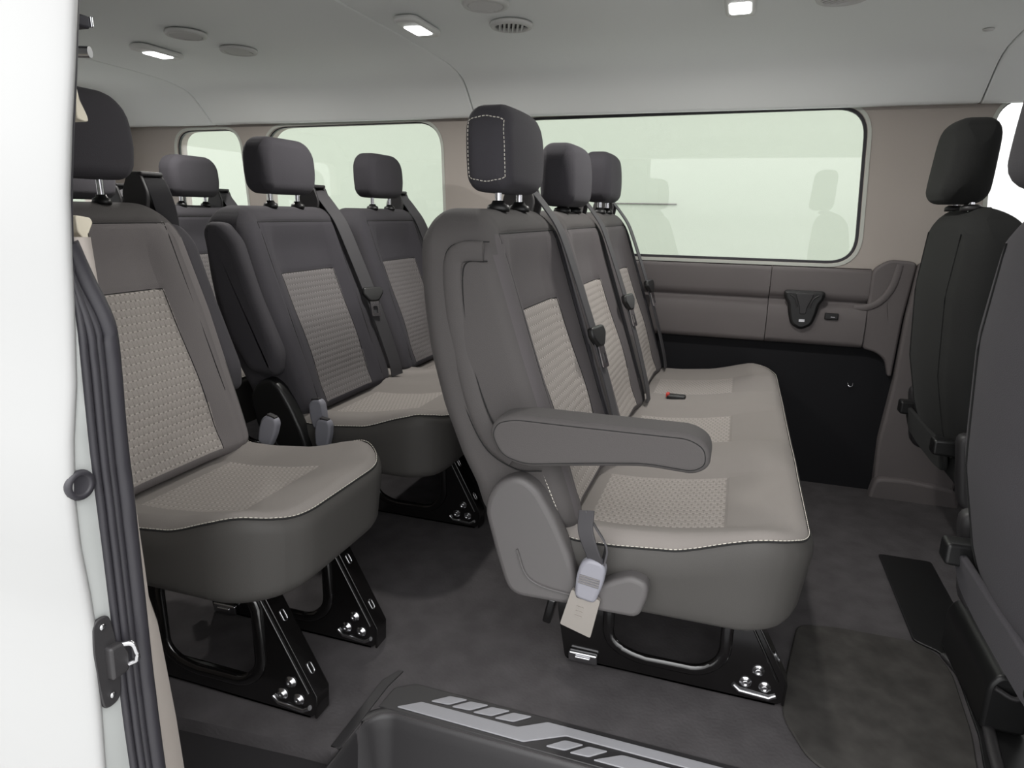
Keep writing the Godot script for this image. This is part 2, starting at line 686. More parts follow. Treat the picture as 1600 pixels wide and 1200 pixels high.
# one backrest with its panels, at z = zc in the row's own space
func backrest(root: Node3D, zc: float, half: float, o: Dictionary) -> Pad:
	var p := Pad.new()
	p.fr = Transform3D(Basis(Vector3(0, 0, -1), Vector3(0, 1, 0), Vector3(1, 0, 0)), Vector3(0, 0, zc))
	p.v0 = 0.375
	p.v1 = 0.937
	p.R = 0.036
	p.rt = 0.075
	p.rb = 0.04
	p.hw = func(y): return half * tabl([[0.37, 0.95], [0.5, 0.98], [0.7, 1.02], [0.86, 1.0], [0.94, 0.95]], y)
	var iw := 0.125
	var iy0 := 0.40
	var iy1 := 0.755
	p.nf = func(x, y):
		var rec := 0.034 * (1.0 - sm(0.095, 0.185, absf(x))) * sm(0.93, 0.80, y)
		rec *= sm(0.36, 0.46, y) * 0.6 + 0.4
		var seam := 0.004 * exp(-pow((absf(x) - 0.175) / 0.006, 2.0)) * sm(0.93, 0.88, y)
		seam += 0.004 * exp(-pow((y - 0.895) / 0.006, 2.0)) * sm(0.18, 0.16, absf(x))
		seam += 0.003 * exp(-pow((y - iy1) / 0.005, 2.0)) * sm(iw + 0.004, iw - 0.004, absf(x))
		var lumbar := 0.012 * exp(-pow((y - 0.55) / 0.1, 2.0)) * (1.0 - sm(0.1, 0.18, absf(x)))
		return front_of(y) - rec - seam + lumbar
	p.nb = func(x, y): return tabl(BACK, y) - 0.006 * (1.0 - pow(x / half, 2.0))
	var keep := [0.0]
	for k in [iw, 0.175, 0.165, 0.185, iw + 0.006, iw - 0.006]:
		keep.append(k / half); keep.append(-k / half)
	p.us = lines(-1.0, 1.0, p.R / half, 16, keep)
	p.vs = lines(p.v0, p.v1, p.R, 26, [iy0, iy1, iy1 + 0.006, iy1 - 0.006, 0.895, 0.889, 0.901])
	p.region = func(x, y, d):
		if absf(x) < iw * 1.005 and y > iy0 and y < iy1: return "insert"
		if absf(x) < 0.175 and y < 0.895: return "panel"
		if d < 0.016: return "shell"
		if y < 0.895: return "bolster_l" if x < 0.0 else "bolster_r"
		return "shell"
	p.capy = 0.893
	p.build()
	var b := obj("backrest", p.meshes["shell"], M[o.get("shell", "cloth_side")], root)
	obj("back_cap", p.meshes["cap"], M[o.get("cap", "cloth_dark")], b)
	obj("back_bolster", p.meshes["bolster_l"], M[o.get("bolster_near", "cloth_panel")], b)  # lighter by default: light on the side facing the door put into the cloth
	obj("back_bolster", p.meshes["bolster_r"], M[o.get("bolster", "cloth_dark")], b)
	obj("back_panel", p.meshes["panel"], M[o.get("panel", "cloth_panel")], b)
	obj("back_insert", p.meshes["insert"], M["cloth_woven_shaded" if o.get("dim", false) else "cloth_woven"], b)
	var g := Geo.new()
	var path := PackedVector3Array()
	for k in 17: path.append(p.at(lerpf(-iw, iw, k / 16.0), iy1, 0.0))
	g.tube(path, 0.0013, 5)
	for s in [-1, 1]:
		path = PackedVector3Array()
		for k in 21: path.append(p.at(s * iw, lerpf(iy0, iy1, k / 20.0), 0.0002))
		g.tube(path, 0.001, 5)
		path = PackedVector3Array()
		for k in 25: path.append(p.at(s * 0.175, lerpf(0.42, 0.895, k / 24.0), 0.0))
		g.tube(path, 0.0014, 5)
	path = PackedVector3Array()
	for k in 17: path.append(p.at(lerpf(-0.175, 0.175, k / 16.0), 0.895, 0.0))
	g.tube(path, 0.0014, 5)
	obj("back_seam", g.mesh(), M["thread_dark"], b)
	return p

func headrest(root: Node3D, zc: float, lift: float, scale := 1.0, cloth := "cloth_dark", stitch := false) -> void:
	var p := Pad.new()
	p.fr = Transform3D(Basis(Vector3(0, 0, -1), Vector3(0, 1, 0), Vector3(1, 0, 0)), Vector3(-0.012, 0.962 + lift, zc))
	p.v0 = 0.0
	p.v1 = 0.152 * scale
	p.R = 0.027
	p.rt = 0.05
	p.rb = 0.034
	var hwid := 0.121 * scale
	p.hw = func(y): return hwid * tabl([[0.0, 0.93], [0.06 * scale, 1.0], [0.1 * scale, 1.0], [0.152 * scale, 0.93]], y)
	p.nf = func(x, y): return 0.066 - 0.06 * y - 0.010 * pow(x / hwid, 2.0) - 0.008 * pow((y - 0.08) / 0.08, 2.0)
	p.nb = func(x, y): return -0.036 - 0.02 * y + 0.006 * pow(x / hwid, 2.0)
	p.us = lines(-1, 1, p.R / hwid, 10, [])
	p.vs = lines(p.v0, p.v1, p.R, 6, [])
	p.region = func(_x, _y, _d): return "shell"
	p.build()
	var h := obj("headrest", p.meshes["shell"], M[cloth], root)
	for s in [-1, 1]:
		var z: float = zc + s * 0.062
		var g := Geo.new()
		g.tube(PackedVector3Array([Vector3(0.004, 0.925, z), Vector3(0.004, 0.99 + lift, z)]), 0.0065, 12)
		obj("headrest_post", g.mesh(), M["chrome"], h)
		g = Geo.new()
		g.lathe([[0.001, 0.0], [0.021, 0.0], [0.022, 0.006], [0.02, 0.012], [0.014, 0.014], [0.011, 0.02], [0.001, 0.02]], Transform3D(Basis(Vector3.RIGHT, -PI / 2), Vector3(0.004, 0.932, z)), 20, 0.7)
		obj("post_collar", g.mesh(), M["plastic_black"], h)
	var g2 := Geo.new()
	for s in ([1] if stitch else []):
		var path := PackedVector3Array()
		var ins := 0.008
		var wide := func(y):
			var w: float = p.hw.call(y)
			if y > p.v1 - p.rt: w += sqrt(maxf(0.0, p.rt * p.rt - pow(y - p.v1 + p.rt, 2.0))) - p.rt
			if y < p.rb: w += sqrt(maxf(0.0, p.rb * p.rb - pow(p.rb - y, 2.0))) - p.rb
			return w
		var pt := func(y, t):
			var w: float = wide.call(y)
			var f: float = p.nf.call(w, y)
			var bk: float = p.nb.call(w, y)
			var e := 0.0
			if t < 0.25: e = ins * (1.0 - t / 0.25)
			if t > 0.75: e = ins * (t - 0.75) / 0.25
			var n := lerpf(f - p.R, bk + p.R, (t - 0.25) / 0.5)
			if t < 0.25: n = f - p.drop(e) + 0.0005
			if t > 0.75: n = bk + p.drop(e) - 0.0005
			return p.fr * Vector3(-s * (w - e + 0.0005), y, n)
		var ya := 0.026
		var yb := p.v1 - 0.032
		for k in 15: path.append(pt.call(lerpf(ya, yb, k / 14.0), 0.0))
		for k in range(1, 12): path.append(pt.call(yb + 0.008 * sin(PI * k / 12.0), k / 12.0))
		for k in 15: path.append(pt.call(lerpf(yb, ya, k / 14.0), 1.0))
		for k in range(1, 12): path.append(pt.call(ya - 0.008 * sin(PI * k / 12.0), 1.0 - k / 12.0))
		path.append(path[0])
		stitches(g2, path)
	if stitch:
		obj("headrest_stitching", g2.mesh(), M["thread_light"], h)

# shoulder guide, webbing and tongue; side: -1 on the far shoulder
func seat_belt(root: Node3D, p: Pad, zc: float, off: float, endy: float, tongue_y: float, drift := 0.0, slack := false, guide := "plastic_dark", turn := -0.5) -> void:
	var w := Geo.new()
	var path := PackedVector3Array()
	path.append(Vector3(-0.035, 0.955, zc + off))
	path.append(Vector3(-0.02, 0.985, zc + off))
	path.append(Vector3(0.0, 0.975, zc + off))
	path.append(Vector3(0.035, 0.935, zc + off))
	var across := [Vector3(0, 0, 1)]
	for k in (0 if slack else 14):
		var y := lerpf(0.90, endy, k / 13.0)
		var lz: float = -off - drift * pow(k / 13.0, 1.3)
		var q := p.at(clampf(lz, -0.21, 0.21), y, 0.016 + 0.010 * sin(PI * k / 13.0))
		q.z = zc - lz
		path.append(q)
	if slack:
		path = PackedVector3Array([Vector3(-0.03, 0.975, zc + off), Vector3(-0.005, 0.99, zc + off), Vector3(0.012, 0.965, zc + off), Vector3(0.0, 0.90, zc + off - 0.03), Vector3(-0.02, 0.80, zc + off - 0.052)])
	w.strap(curve(path, 3), [Vector3(turn, 0, 1)], 0.022, 0.0014)
	var b := obj("seat_belt", w.mesh(), M["webbing"], root)
	var g := Geo.new()
	# guide tower bolted to the shoulder
	g.slab(roundp(P2([-0.058, 0.88, 0.0, 0.90, 0.012, 0.955, -0.005, 1.0, -0.04, 1.005, -0.062, 0.96]), 0.012, 3), Transform3D(Basis(), Vector3(0, 0, zc + off - 0.034)), 0.01, 0.003)
	g.slab(roundp(P2([-0.058, 0.88, 0.0, 0.90, 0.012, 0.955, -0.005, 1.0, -0.04, 1.005, -0.062, 0.96]), 0.012, 3), Transform3D(Basis(), Vector3(0, 0, zc + off + 0.024)), 0.01, 0.003)
	g.box(Vector3(-0.038, 0.94, zc + off), Vector3(0.03, 0.12, 0.06), 0.006)
	g.box(Vector3(-0.02, 1.0, zc + off), Vector3(0.036, 0.01, 0.062), 0.004)
	obj("belt_guide", g.mesh(), M[guide], b)
	if slack: return
	# tongue with its plastic head and steel blade
	var k2 := clampf((0.90 - tongue_y) / (0.90 - endy), 0.0, 1.0)
	var lz2: float = -off - drift * pow(k2, 1.3)
	var c := p.at(clampf(lz2, -0.21, 0.21), tongue_y, 0.034)
	c.z = zc - lz2
	var bs := Basis(Vector3(turn - 0.15, 0, 1).normalized(), Vector3(-0.32, 0.95, 0).normalized(), Vector3.ZERO)
	bs.z = bs.x.cross(bs.y).normalized()
	bs.y = bs.z.cross(bs.x)
	g = Geo.new()
	g.slab(roundp(P2([-0.026, 0.026, 0.026, 0.026, 0.03, 0.01, 0.012, -0.012, -0.012, -0.012, -0.03, 0.01]), 0.006, 3), Transform3D(bs * 1.25, c - bs.z * 0.005), 0.012, 0.004)
	var tp := obj("belt_tongue", g.mesh(), M["plastic_black"], b)
	g = Geo.new()
	g.plate(roundp(P2([-0.012, -0.008, 0.012, -0.008, 0.012, -0.05, -0.012, -0.05]), 0.004, 3), [rrect(-0.006, -0.042, 0.006, -0.024, 0.002, 3)], Transform3D(bs * 1.25, c - bs.z * 0.001), 0.0025)
	obj("tongue_blade", g.mesh(), M["chrome"], b)

# black pressed-steel leg, its near face at z
func leg(root: Node3D, z: float, mirror := false) -> void:
	var g := Geo.new()
	var outer := roundp(P2([0.165, 0.003, 0.30, 0.006, 0.42, 0.004, 0.588, 0.004, 0.606, 0.02, 0.602, 0.06, 0.49, 0.275, 0.14, 0.275, 0.145, 0.12]), 0.012, 4)
	var hole := roundp(P2([0.262, 0.075, 0.31, 0.052, 0.44, 0.052, 0.478, 0.085, 0.478, 0.23, 0.262, 0.23]), 0.03, 5)
	g.plate(outer, [hole], Transform3D(Basis(), Vector3(0, 0, z - 0.006)), 0.006)
	var o := obj("leg_frame", g.mesh(), M["steel_black"], root)
	# rolled flange along the slanted front edge, and the rolled lip of the opening
	g = Geo.new()
	g.strap(PackedVector3Array([Vector3(0.602, 0.008, z - 0.018), Vector3(0.604, 0.055, z - 0.018), Vector3(0.495, 0.262, z - 0.018)]), [Vector3(0, 0, 1)], 0.02, 0.002)
	g.tube(P3([0.588, 0.058, z + 0.001, 0.482, 0.262, z + 0.001]), 0.0026, 8)
	g.strap(P3([0.17, 0.006, z - 0.03, 0.588, 0.006, z - 0.03]), [Vector3(0, 0, 1)], 0.03, 0.002)
	obj("flange", g.mesh(), M["steel_black"], o)
	g = Geo.new()
	var lip := PackedVector3Array()
	for c in Geo.inset(hole, -0.008): lip.append(Vector3(c.x, c.y, z + 0.001))
	g.tube(lip, 0.012, 10, 0.008, Vector3(0, 0, 1), true)
	obj("opening_lip", g.mesh(), M["steel_black"], o)
	g = Geo.new()
	g.tube(P3([0.508, 0.032, z + 0.001, 0.52, 0.022, z + 0.002, 0.575, 0.018, z + 0.002, 0.588, 0.026, z + 0.001]), 0.0045, 8)
	obj("pressed_rib", g.mesh(), M["steel"], o)
	for q in [[0.551, 0.074], [0.530, 0.043], [0.566, 0.040]]:
		g = Geo.new()
		var f := Transform3D(Basis(), Vector3(q[0], q[1], z))
		g.lathe([[0.001, 0.0], [0.0115, 0.0], [0.0115, 0.002], [0.0075, 0.0035], [0.007, 0.007], [0.0045, 0.008], [0.0035, 0.0055], [0.001, 0.0055]], f, 18)
		obj("bolt", g.mesh(), M["steel"], o)
	g = Geo.new()
	g.box(Vector3(0.205, 0.02, z + 0.006), Vector3(0.062, 0.024, 0.012), 0.004)
	g.box(Vector3(0.205, 0.02, z + 0.012), Vector3(0.034, 0.011, 0.008), 0.003)
	obj("floor_latch", g.mesh(), M["steel"], o)
	for y in [0.10, 0.20]:
		g = Geo.new()
		var x: float = 0.604 - (y - 0.055) * 0.527 + 0.003
		var sl := PackedVector3Array()
		for c in roundp(P2([-0.005, -0.011, 0.005, -0.011, 0.005, 0.011, -0.005, 0.011]), 0.005, 4): sl.append(Vector3(x - c.y * 0.466, y + c.y * 0.885, z - 0.018 + c.x))
		g.tube(sl, 0.0014, 6, -1.0, Vector3(0.88, 0.47, 0), true)
		obj("slot_edge", g.mesh(), M["steel"], o)
	g = Geo.new()
	g.box(Vector3(0.13, 0.12, z + 0.004), Vector3(0.018, 0.06, 0.03), 0.004, Basis(Vector3(0, 0, 1), -0.2))
	obj("rear_hook", g.mesh(), M["steel_black"], o)

# cushion over one or more places
func cushion(root: Node3D, zs: Array, half: float, o: Dictionary) -> void:
	var z0: float = zs[-1] - half
	var z1: float = zs[0] + half
	var mid := (z0 + z1) / 2
	var hz := (z1 - z0) / 2
	var p := Pad.new()
	p.fr = Transform3D(Basis(Vector3(0, 0, 1), Vector3(1, 0, 0), Vector3(0, 1, 0)), Vector3(0, 0, mid))
	p.v0 = 0.10
	p.v1 = 0.605
	p.R = 0.034
	p.rt = o.get("corner", 0.11)
	p.rb = 0.03
	p.taper = 0.02
	p.swap = true
	p.hw = func(_y): return hz
	var iw := 0.122
	var i0 := 0.215
	var i1 := 0.458
	var near := func(x):
		var d := 9.0
		for z in zs: d = minf(d, absf(x + mid - z))
		return d
	p.nf = func(x, y):
		var d: float = near.call(x)
		var along := tabl([[0.1, 0.392], [0.2, 0.388], [0.28, 0.389], [0.38, 0.399], [0.48, 0.418], [0.53, 0.430], [0.57, 0.437], [0.605, 0.436]], y)
		var bol := 0.026 * sm(0.12, 0.205, d) * sm(0.62, 0.50, y) * (1.0 - 0.5 * sm(0.225, 0.25, d))
		var rec := 0.006 * (1.0 - sm(iw - 0.006, iw + 0.012, d)) * sm(i1 + 0.012, i1 - 0.004, y)
		var e := hz - absf(x)
		var dip := 0.016 * sm(0.06, 0.0, e) * sm(0.5, 0.38, y) * sm(0.15, 0.22, y)
		return along + bol - rec - 0.013 - dip
	p.nb = func(x, y): return o.get("rise", 0.0) + tabl([[0.1, 0.25], [0.3, 0.246], [0.5, 0.247], [0.57, 0.25], [0.605, 0.26]], y)
	var keep := []
	for z in zs:
		for k in [-iw - 0.012, -iw, -iw + 0.006, -0.06, 0.0, 0.06, iw - 0.006, iw, iw + 0.012, 0.16, -0.16, 0.19, -0.19]:
			keep.append((z + k - mid) / hz)
	p.us = lines(-1, 1, p.R / hz, 8, keep)
	p.vs = lines(p.v0, p.v1, p.R, 20, [i0, i1, i1 + 0.006, i1 - 0.006])
	p.region = func(x, y, d):
		for k in zs.size():
			if absf(x + mid - zs[k]) < iw and y > i0 and y < i1: return "insert%d" % k
		if d < 0.012: return "shell"
		return "top"
	p.build()
	var c := obj("cushion", p.meshes["shell"], M["skirt_vinyl"], root)
	obj("seat_top", p.meshes["top"], M["cloth_mid"], c)
	for k in zs.size(): obj("seat_insert", p.meshes["insert%d" % k], M["cloth_woven"], c)
	# piping and stitches where the top meets the skirt
	var path := p.rim_path(0.17, 0.0008)
	var g := Geo.new()
	g.tube(path, 0.0018, 5)
	obj("cushion_seam", g.mesh(), M["thread_dark"], c)
	g = Geo.new()
	var up := PackedVector3Array()
	for q in path: up.append(q + Vector3(0, 0.0028, 0))
	stitches(g, up, 0.0048, 0.0032, 0.0008)
	obj("cushion_stitching", g.mesh(), M["thread_light"], c)

# grey end cover of the recliner and its lever, on the near side at z
func recliner(root: Node3D, z: float, m: String, lever := true) -> void:
	var g := Geo.new()
	var poly := roundp(P2([0.052, 0.43, 0.075, 0.478, 0.118, 0.497, 0.150, 0.478, 0.186, 0.42, 0.222, 0.34, 0.232, 0.268, 0.102, 0.264, 0.078, 0.335]), 0.03, 5)
	g.slab(poly, Transform3D(Basis(), Vector3(0, 0, z - 0.03)), 0.042, 0.011, 4)
	var c := obj("recliner_cover", g.mesh(), M[m], root)
	g = Geo.new()
	var path := PackedVector3Array()
	for q in [[0.118, 0.36], [0.135, 0.315], [0.165, 0.298], [0.22, 0.292]]: path.append(Vector3(q[0], q[1], z + 0.011))
	g.tube(curve(path, 4), 0.006, 8, 0.0018)
	obj("moulded_ridge", g.mesh(), M[m], c)
	if lever:
		g = Geo.new()
		g.slab(roundp(P2([0.225, 0.318, 0.262, 0.318, 0.285, 0.332, 0.318, 0.348, 0.346, 0.338, 0.348, 0.315, 0.335, 0.270, 0.22, 0.268]), 0.016, 4), Transform3D(Basis(), Vector3(0, 0, z - 0.02)), 0.034, 0.009, 4)
		obj("recline_lever", g.mesh(), M[m], root)

# belt buckle hanging beside the cushion
func buckle(root: Node3D, at: Vector3, lean: float, big := true) -> void:
	var b := Basis(Vector3(0, 0, 1), lean)
	var g := Geo.new()
	var fr := Transform3D(b, at)
	g.slab(roundp(P2([-0.019, -0.028, -0.023, 0.012, -0.02, 0.038, -0.008, 0.05, 0.016, 0.05, 0.024, 0.038, 0.024, 0.008, 0.017, -0.03]), 0.01, 4), fr.translated_local(Vector3(0, 0, -0.012)), 0.022, 0.006, 3)
	var o := obj("belt_buckle", g.mesh(), M["buckle_grey"], root)
	if not big:
		g = Geo.new()
		g.box(fr * Vector3(0.002, -0.05, 0.0), Vector3(0.022, 0.06, 0.008), 0.003, b)
		obj("buckle_stalk", g.mesh(), M["plastic_black"], o)
		g = Geo.new()
		g.box(fr * Vector3(0.002, 0.05, 0.0), Vector3(0.024, 0.006, 0.014), 0.002, b)
		obj("release_button", g.mesh(), M["plastic_dark"], o)
		return
	g = Geo.new()
	g.plate(roundp(P2([-0.026, -0.018, -0.021, -0.018, -0.015, -0.030, 0.015, -0.028, 0.018, -0.02, 0.025, -0.022, 0.022, -0.098, -0.034, -0.09]), 0.003, 3), [], fr.translated_local(Vector3(0, 0, -0.004)), 0.009)
	for k in 3:
		g.box(fr * Vector3(-0.006, -0.046 - k * 0.009, 0.0055), Vector3(0.012, 0.003, 0.0012), 0.0, b)
	obj("latch_plate", g.mesh(), M["tongue_grey"], o)
	g = Geo.new()
	for k in 4:
		g.tube(PackedVector3Array([fr * Vector3(-0.017, 0.018 - k * 0.0045, 0.0105), fr * Vector3(0.018, 0.018 - k * 0.0045, 0.0105)]), 0.0016, 5)
	obj("grip_rib", g.mesh(), M["webbing_grey"], o)
	g = Geo.new()
	var path := PackedVector3Array()
	for q in [[-0.03, 0.125, -0.012], [-0.024, 0.10, 0.004], [-0.012, 0.078, 0.01], [0.0, 0.055, 0.006], [0.004, 0.04, 0.0]]: path.append(fr * Vector3(q[0], q[1], q[2]))
	g.strap(curve(path, 4), [b * Vector3(1, 0.2, 0.35)], 0.014, 0.0015)
	path = PackedVector3Array()
	for q in [[-0.032, 0.12, -0.02], [-0.008, 0.098, -0.012], [0.014, 0.075, -0.006], [0.016, 0.045, -0.004]]: path.append(fr * Vector3(q[0], q[1], q[2]))
	g.strap(curve(path, 4), [b * Vector3(0.3, 0.2, 1)], 0.012, 0.0015)
	obj("buckle_strap", g.mesh(), M["webbing"], o)

func armrest_down(root: Node3D, z: float) -> void:
	var g := Geo.new()
	var poly := roundp(P2([0.070, 0.575, 0.082, 0.602, 0.115, 0.612, 0.21, 0.612, 0.395, 0.614, 0.424, 0.598, 0.427, 0.565, 0.405, 0.549, 0.33, 0.552, 0.25, 0.541, 0.135, 0.523, 0.09, 0.535]), 0.02, 5)
	g.slab(poly, Transform3D(Basis(), Vector3(0, 0, z - 0.035)), 0.07, 0.011, 5)
	var a := obj("armrest", g.mesh(), M["cloth_side"], root)
	g = Geo.new()
	var path := PackedVector3Array()
	for c in Geo.inset(poly, 0.0075): path.append(Vector3(c.x, c.y, z + 0.0343))
	g.tube(path, 0.0009, 5, -1.0, Vector3(0, 0, 1), true)
	obj("armrest_seam", g.mesh(), M["thread_dark"], a)

func armrest_up(root: Node3D, z: float) -> void:
	var g := Geo.new()
	var poly := roundp(P2([0.15, 0.50, 0.06, 0.505, 0.0, 0.60, -0.035, 0.74, -0.055, 0.87, -0.04, 0.895, 0.01, 0.892, 0.05, 0.855, 0.092, 0.73, 0.155, 0.56]), 0.022, 5)
	g.slab(poly, Transform3D(Basis(), Vector3(0, 0, z - 0.065)), 0.066, 0.024, 6)
	obj("armrest", g.mesh(), M["cloth_black"], root)

# padded frame and recessed panel on the near side of the first backrest
func side_recess(root: Node3D, z: float) -> void:
	var g := Geo.new()
	var path := PackedVector3Array()
	for q in [[0.040, 0.868], [0.000, 0.865], [-0.015, 0.84], [-0.010, 0.76], [0.006, 0.68], [0.03, 0.60], [0.06, 0.545], [0.10, 0.517]]: path.append(Vector3(q[0], q[1], z + 0.002))
	g.tube(curve(path, 6), 0.017, 12, 0.006, Vector3(0, 0, 1))
	var o := obj("side_padding", g.mesh(), M["cloth_side"], root)
	g = Geo.new()
	var a := PackedVector3Array()
	var b := PackedVector3Array()
	for q in [[0.048, 0.853], [0.012, 0.85], [0.004, 0.82], [0.010, 0.75], [0.026, 0.67], [0.05, 0.60], [0.072, 0.56]]: a.append(Vector3(q[0], q[1], z + 0.004))
	for q in [[0.05, 0.884], [0.0, 0.882], [-0.029, 0.856], [-0.027, 0.76], [-0.012, 0.67], [0.012, 0.59], [0.05, 0.525], [0.105, 0.497], [0.15, 0.50]]: b.append(Vector3(q[0], q[1], z + 0.001))
	g.tube(curve(a, 6), 0.0011, 5)
	g.tube(curve(b, 6), 0.0011, 5)
	obj("side_seam", g.mesh(), M["thread_dark"], o)
	g = Geo.new()
	stitches(g, curve(P3([0.150, 0.497, z - 0.004, 0.178, 0.43, z - 0.006, 0.205, 0.375, z - 0.008, 0.222, 0.342, z - 0.008]), 4))
	obj("side_stitching", g.mesh(), M["thread_light"], o)
	g = Geo.new()
	g.box(Vector3(0.05, 0.755, z + 0.001), Vector3(0.004, 0.03, 0.004), 0.0015, Basis(Vector3(0, 0, 1), -0.5))
	obj("fabric_crease", g.mesh(), M["cloth_mid"], o)

func row(called: String, label: String, category: String, x0: float, zabs: Array, half: float, legs: Array, o := {}) -> Node3D:
	var zm := 0.0
	for z in zabs: zm += z / zabs.size()
	var root := thing(called, label, category, Vector3(x0, 0, zm))
	var zs := []
	for z in zabs: zs.append(z - zm)
	cushion(root, zs, half + 0.003, o)
	for k in zs.size():
		var p := backrest(root, zs[k], half, o)
		headrest(root, zs[k], o.get("lift", [0.004, -0.014, 0.006])[k % 3], o.get("head_size", 1.0), o.get("head", "cloth_dark"), o.get("detailed", false) and k == 0)
		seat_belt(root, p, zs[k], o.get("belt", -0.178), 0.40, o.get("tongues", [0.66, 0.68, 0.68])[k % 3], o.get("drift", 0.0), o.get("slack", false), o.get("guide", "plastic_dark"), o.get("turn", -0.5))
	for z in legs: leg(root, z - zm)
	return root

# bucket seat seen from behind
func front_seat(label: String, at: Vector3, cloth: String) -> void:
	var root := thing("front_seat", label, "car seat", at, "")
	var half := 0.235
	var p := Pad.new()
	p.fr = Transform3D(Basis(Vector3(0, 0, -1), Vector3(0, 1, 0), Vector3(1, 0, 0)), Vector3.ZERO)
	p.v0 = 0.30
	p.v1 = 0.965
	p.R = 0.05
	p.rt = 0.10
	p.rb = 0.05
	p.hw = func(y): return half * tabl([[0.3, 0.86], [0.42, 0.96], [0.6, 1.03], [0.8, 1.0], [0.9, 0.95], [0.97, 0.86]], y)
	p.nf = func(x, y): return 0.21 - 0.14 * (y - 0.3) - 0.03 * (1.0 - sm(0.1, 0.19, absf(x)))
	p.nb = func(x, y): return tabl([[0.3, 0.06], [0.4, 0.02], [0.55, -0.015], [0.75, -0.03], [0.9, -0.02], [0.97, 0.0]], y) + 0.03 * pow(x / half, 2.0)
	p.us = lines(-1, 1, p.R / half, 14, [])
	p.vs = lines(p.v0, p.v1, p.R, 18, [])
	p.rim = 0.8
	p.region = func(_x, _y, d): return "shell" if d < 0.04 else "front"
	p.build()
	var b := obj("backrest", p.meshes["shell"], M[cloth], root)
	obj("back_panel", p.meshes["front"], M["cloth_mid"], b)
	var g := Geo.new()
	var path := PackedVector3Array()
	for k in 21:
		var y := lerpf(0.36, 0.9, k / 20.0)
		path.append(Vector3(p.nb.call(0.15, y) - 0.001, y, -0.15))
	g.tube(path, 0.0016, 5)
	obj("back_seam", g.mesh(), M["thread_dark"], b)
	g = Geo.new()
	path = PackedVector3Array()
	for k in 21:
		var y := lerpf(0.36, 0.9, k / 20.0)
		path.append(Vector3(p.nb.call(0.15, y) - 0.001, y, 0.15))
	g.tube(path, 0.0016, 5)
	obj("back_seam", g.mesh(), M["thread_dark"], b)
	# headrest
	var h := Pad.new()
	h.fr = Transform3D(Basis(Vector3(0, 0, -1), Vector3(0, 1, 0), Vector3(1, 0, 0)), Vector3(-0.005, 0.972, 0))
	h.v0 = 0.0
	h.v1 = 0.205
	h.R = 0.035
	h.rt = 0.07
	h.rb = 0.05
	h.hw = func(y): return 0.125 * tabl([[0.0, 0.85], [0.08, 1.0], [0.14, 1.0], [0.2, 0.85]], y)
	h.nf = func(x, y): return 0.068 + 0.02 * y - 0.02 * pow(x / 0.13, 2.0)
	h.nb = func(x, y): return -0.052 + 0.08 * y + 0.016 * pow(x / 0.13, 2.0)
	h.us = lines(-1, 1, h.R / 0.125, 10, [])
	h.vs = lines(0.0, 0.205, h.R, 8, [])
	h.region = func(_x, _y, _d): return "shell"
	h.build()
	var hm := obj("headrest", h.meshes["shell"], M[cloth], root)
	for s in [-1, 1]:
		g = Geo.new()
		g.tube(PackedVector3Array([Vector3(0.025, 0.94, s * 0.07), Vector3(0.022, 1.02, s * 0.07)]), 0.007, 12)
		obj("headrest_post", g.mesh(), M["chrome"], hm)
		g = Geo.new()
		g.lathe([[0.001, 0.0], [0.024, 0.0], [0.024, 0.01], [0.016, 0.016], [0.001, 0.016]], Transform3D(Basis(Vector3.RIGHT, -PI / 2), Vector3(0.025, 0.955, s * 0.07)), 18)
		obj("post_collar", g.mesh(), M["plastic_dark"], hm)
	# cushion, fabric flap and side cover
	g = Geo.new()
	g.slab(roundp(P2([0.06, 0.27, 0.58, 0.30, 0.60, 0.40, 0.52, 0.44, 0.12, 0.41, 0.05, 0.36]), 0.05, 5), Transform3D(Basis(), Vector3(0, 0, -0.24)), 0.48, 0.035, 4)
	obj("cushion", g.mesh(), M[cloth], root)
	g = Geo.new()
	g.slab(roundp(P2([-0.21, 0.40, 0.21, 0.40, 0.20, 0.33, 0.10, 0.315, -0.10, 0.315, -0.20, 0.33]), 0.04, 5), Transform3D(Basis(Vector3(0, 0, -1), Vector3(-0.2, 0.98, 0).normalized(), Vector3(0.98, 0.2, 0).normalized()), Vector3(0.10, -0.01, 0)), 0.012, 0.004, 3)
	obj("rear_flap", g.mesh(), M[cloth], root)
	for s in [-1, 1]:
		g = Geo.new()
		g.slab(roundp(P2([0.06, 0.24, 0.52, 0.2, 0.54, 0.30, 0.20, 0.33, 0.10, 0.43, 0.03, 0.44]), 0.04, 4), Transform3D(Basis(), Vector3(0, 0, s * 0.25 - 0.02)), 0.04, 0.012, 3)
		obj("side_cover", g.mesh(), M["plastic_dark"], root)
	# pedestal on the floor
	g = Geo.new()
	g.slab(roundp(P2([0.22, 0.0, 0.60, 0.0, 0.58, 0.20, 0.24, 0.20]), 0.03, 4), Transform3D(Basis(), Vector3(0, 0, -0.2)), 0.40, 0.012, 3)
	obj("pedestal", g.mesh(), M["plastic_black"], root)
	for s in [-1, 1]:
		g = Geo.new()
		g.slab(roundp(P2([0.0, 0.36, 0.5, 0.34, 0.5, 0.38, 0.05, 0.40, 0.0, 0.40]), 0.008, 3), Transform3D(Basis(), Vector3(0, 0, s * 0.19 - 0.02)), 0.04, 0.006, 3)
		obj("slide_rail", g.mesh(), M["plastic_black"], root)

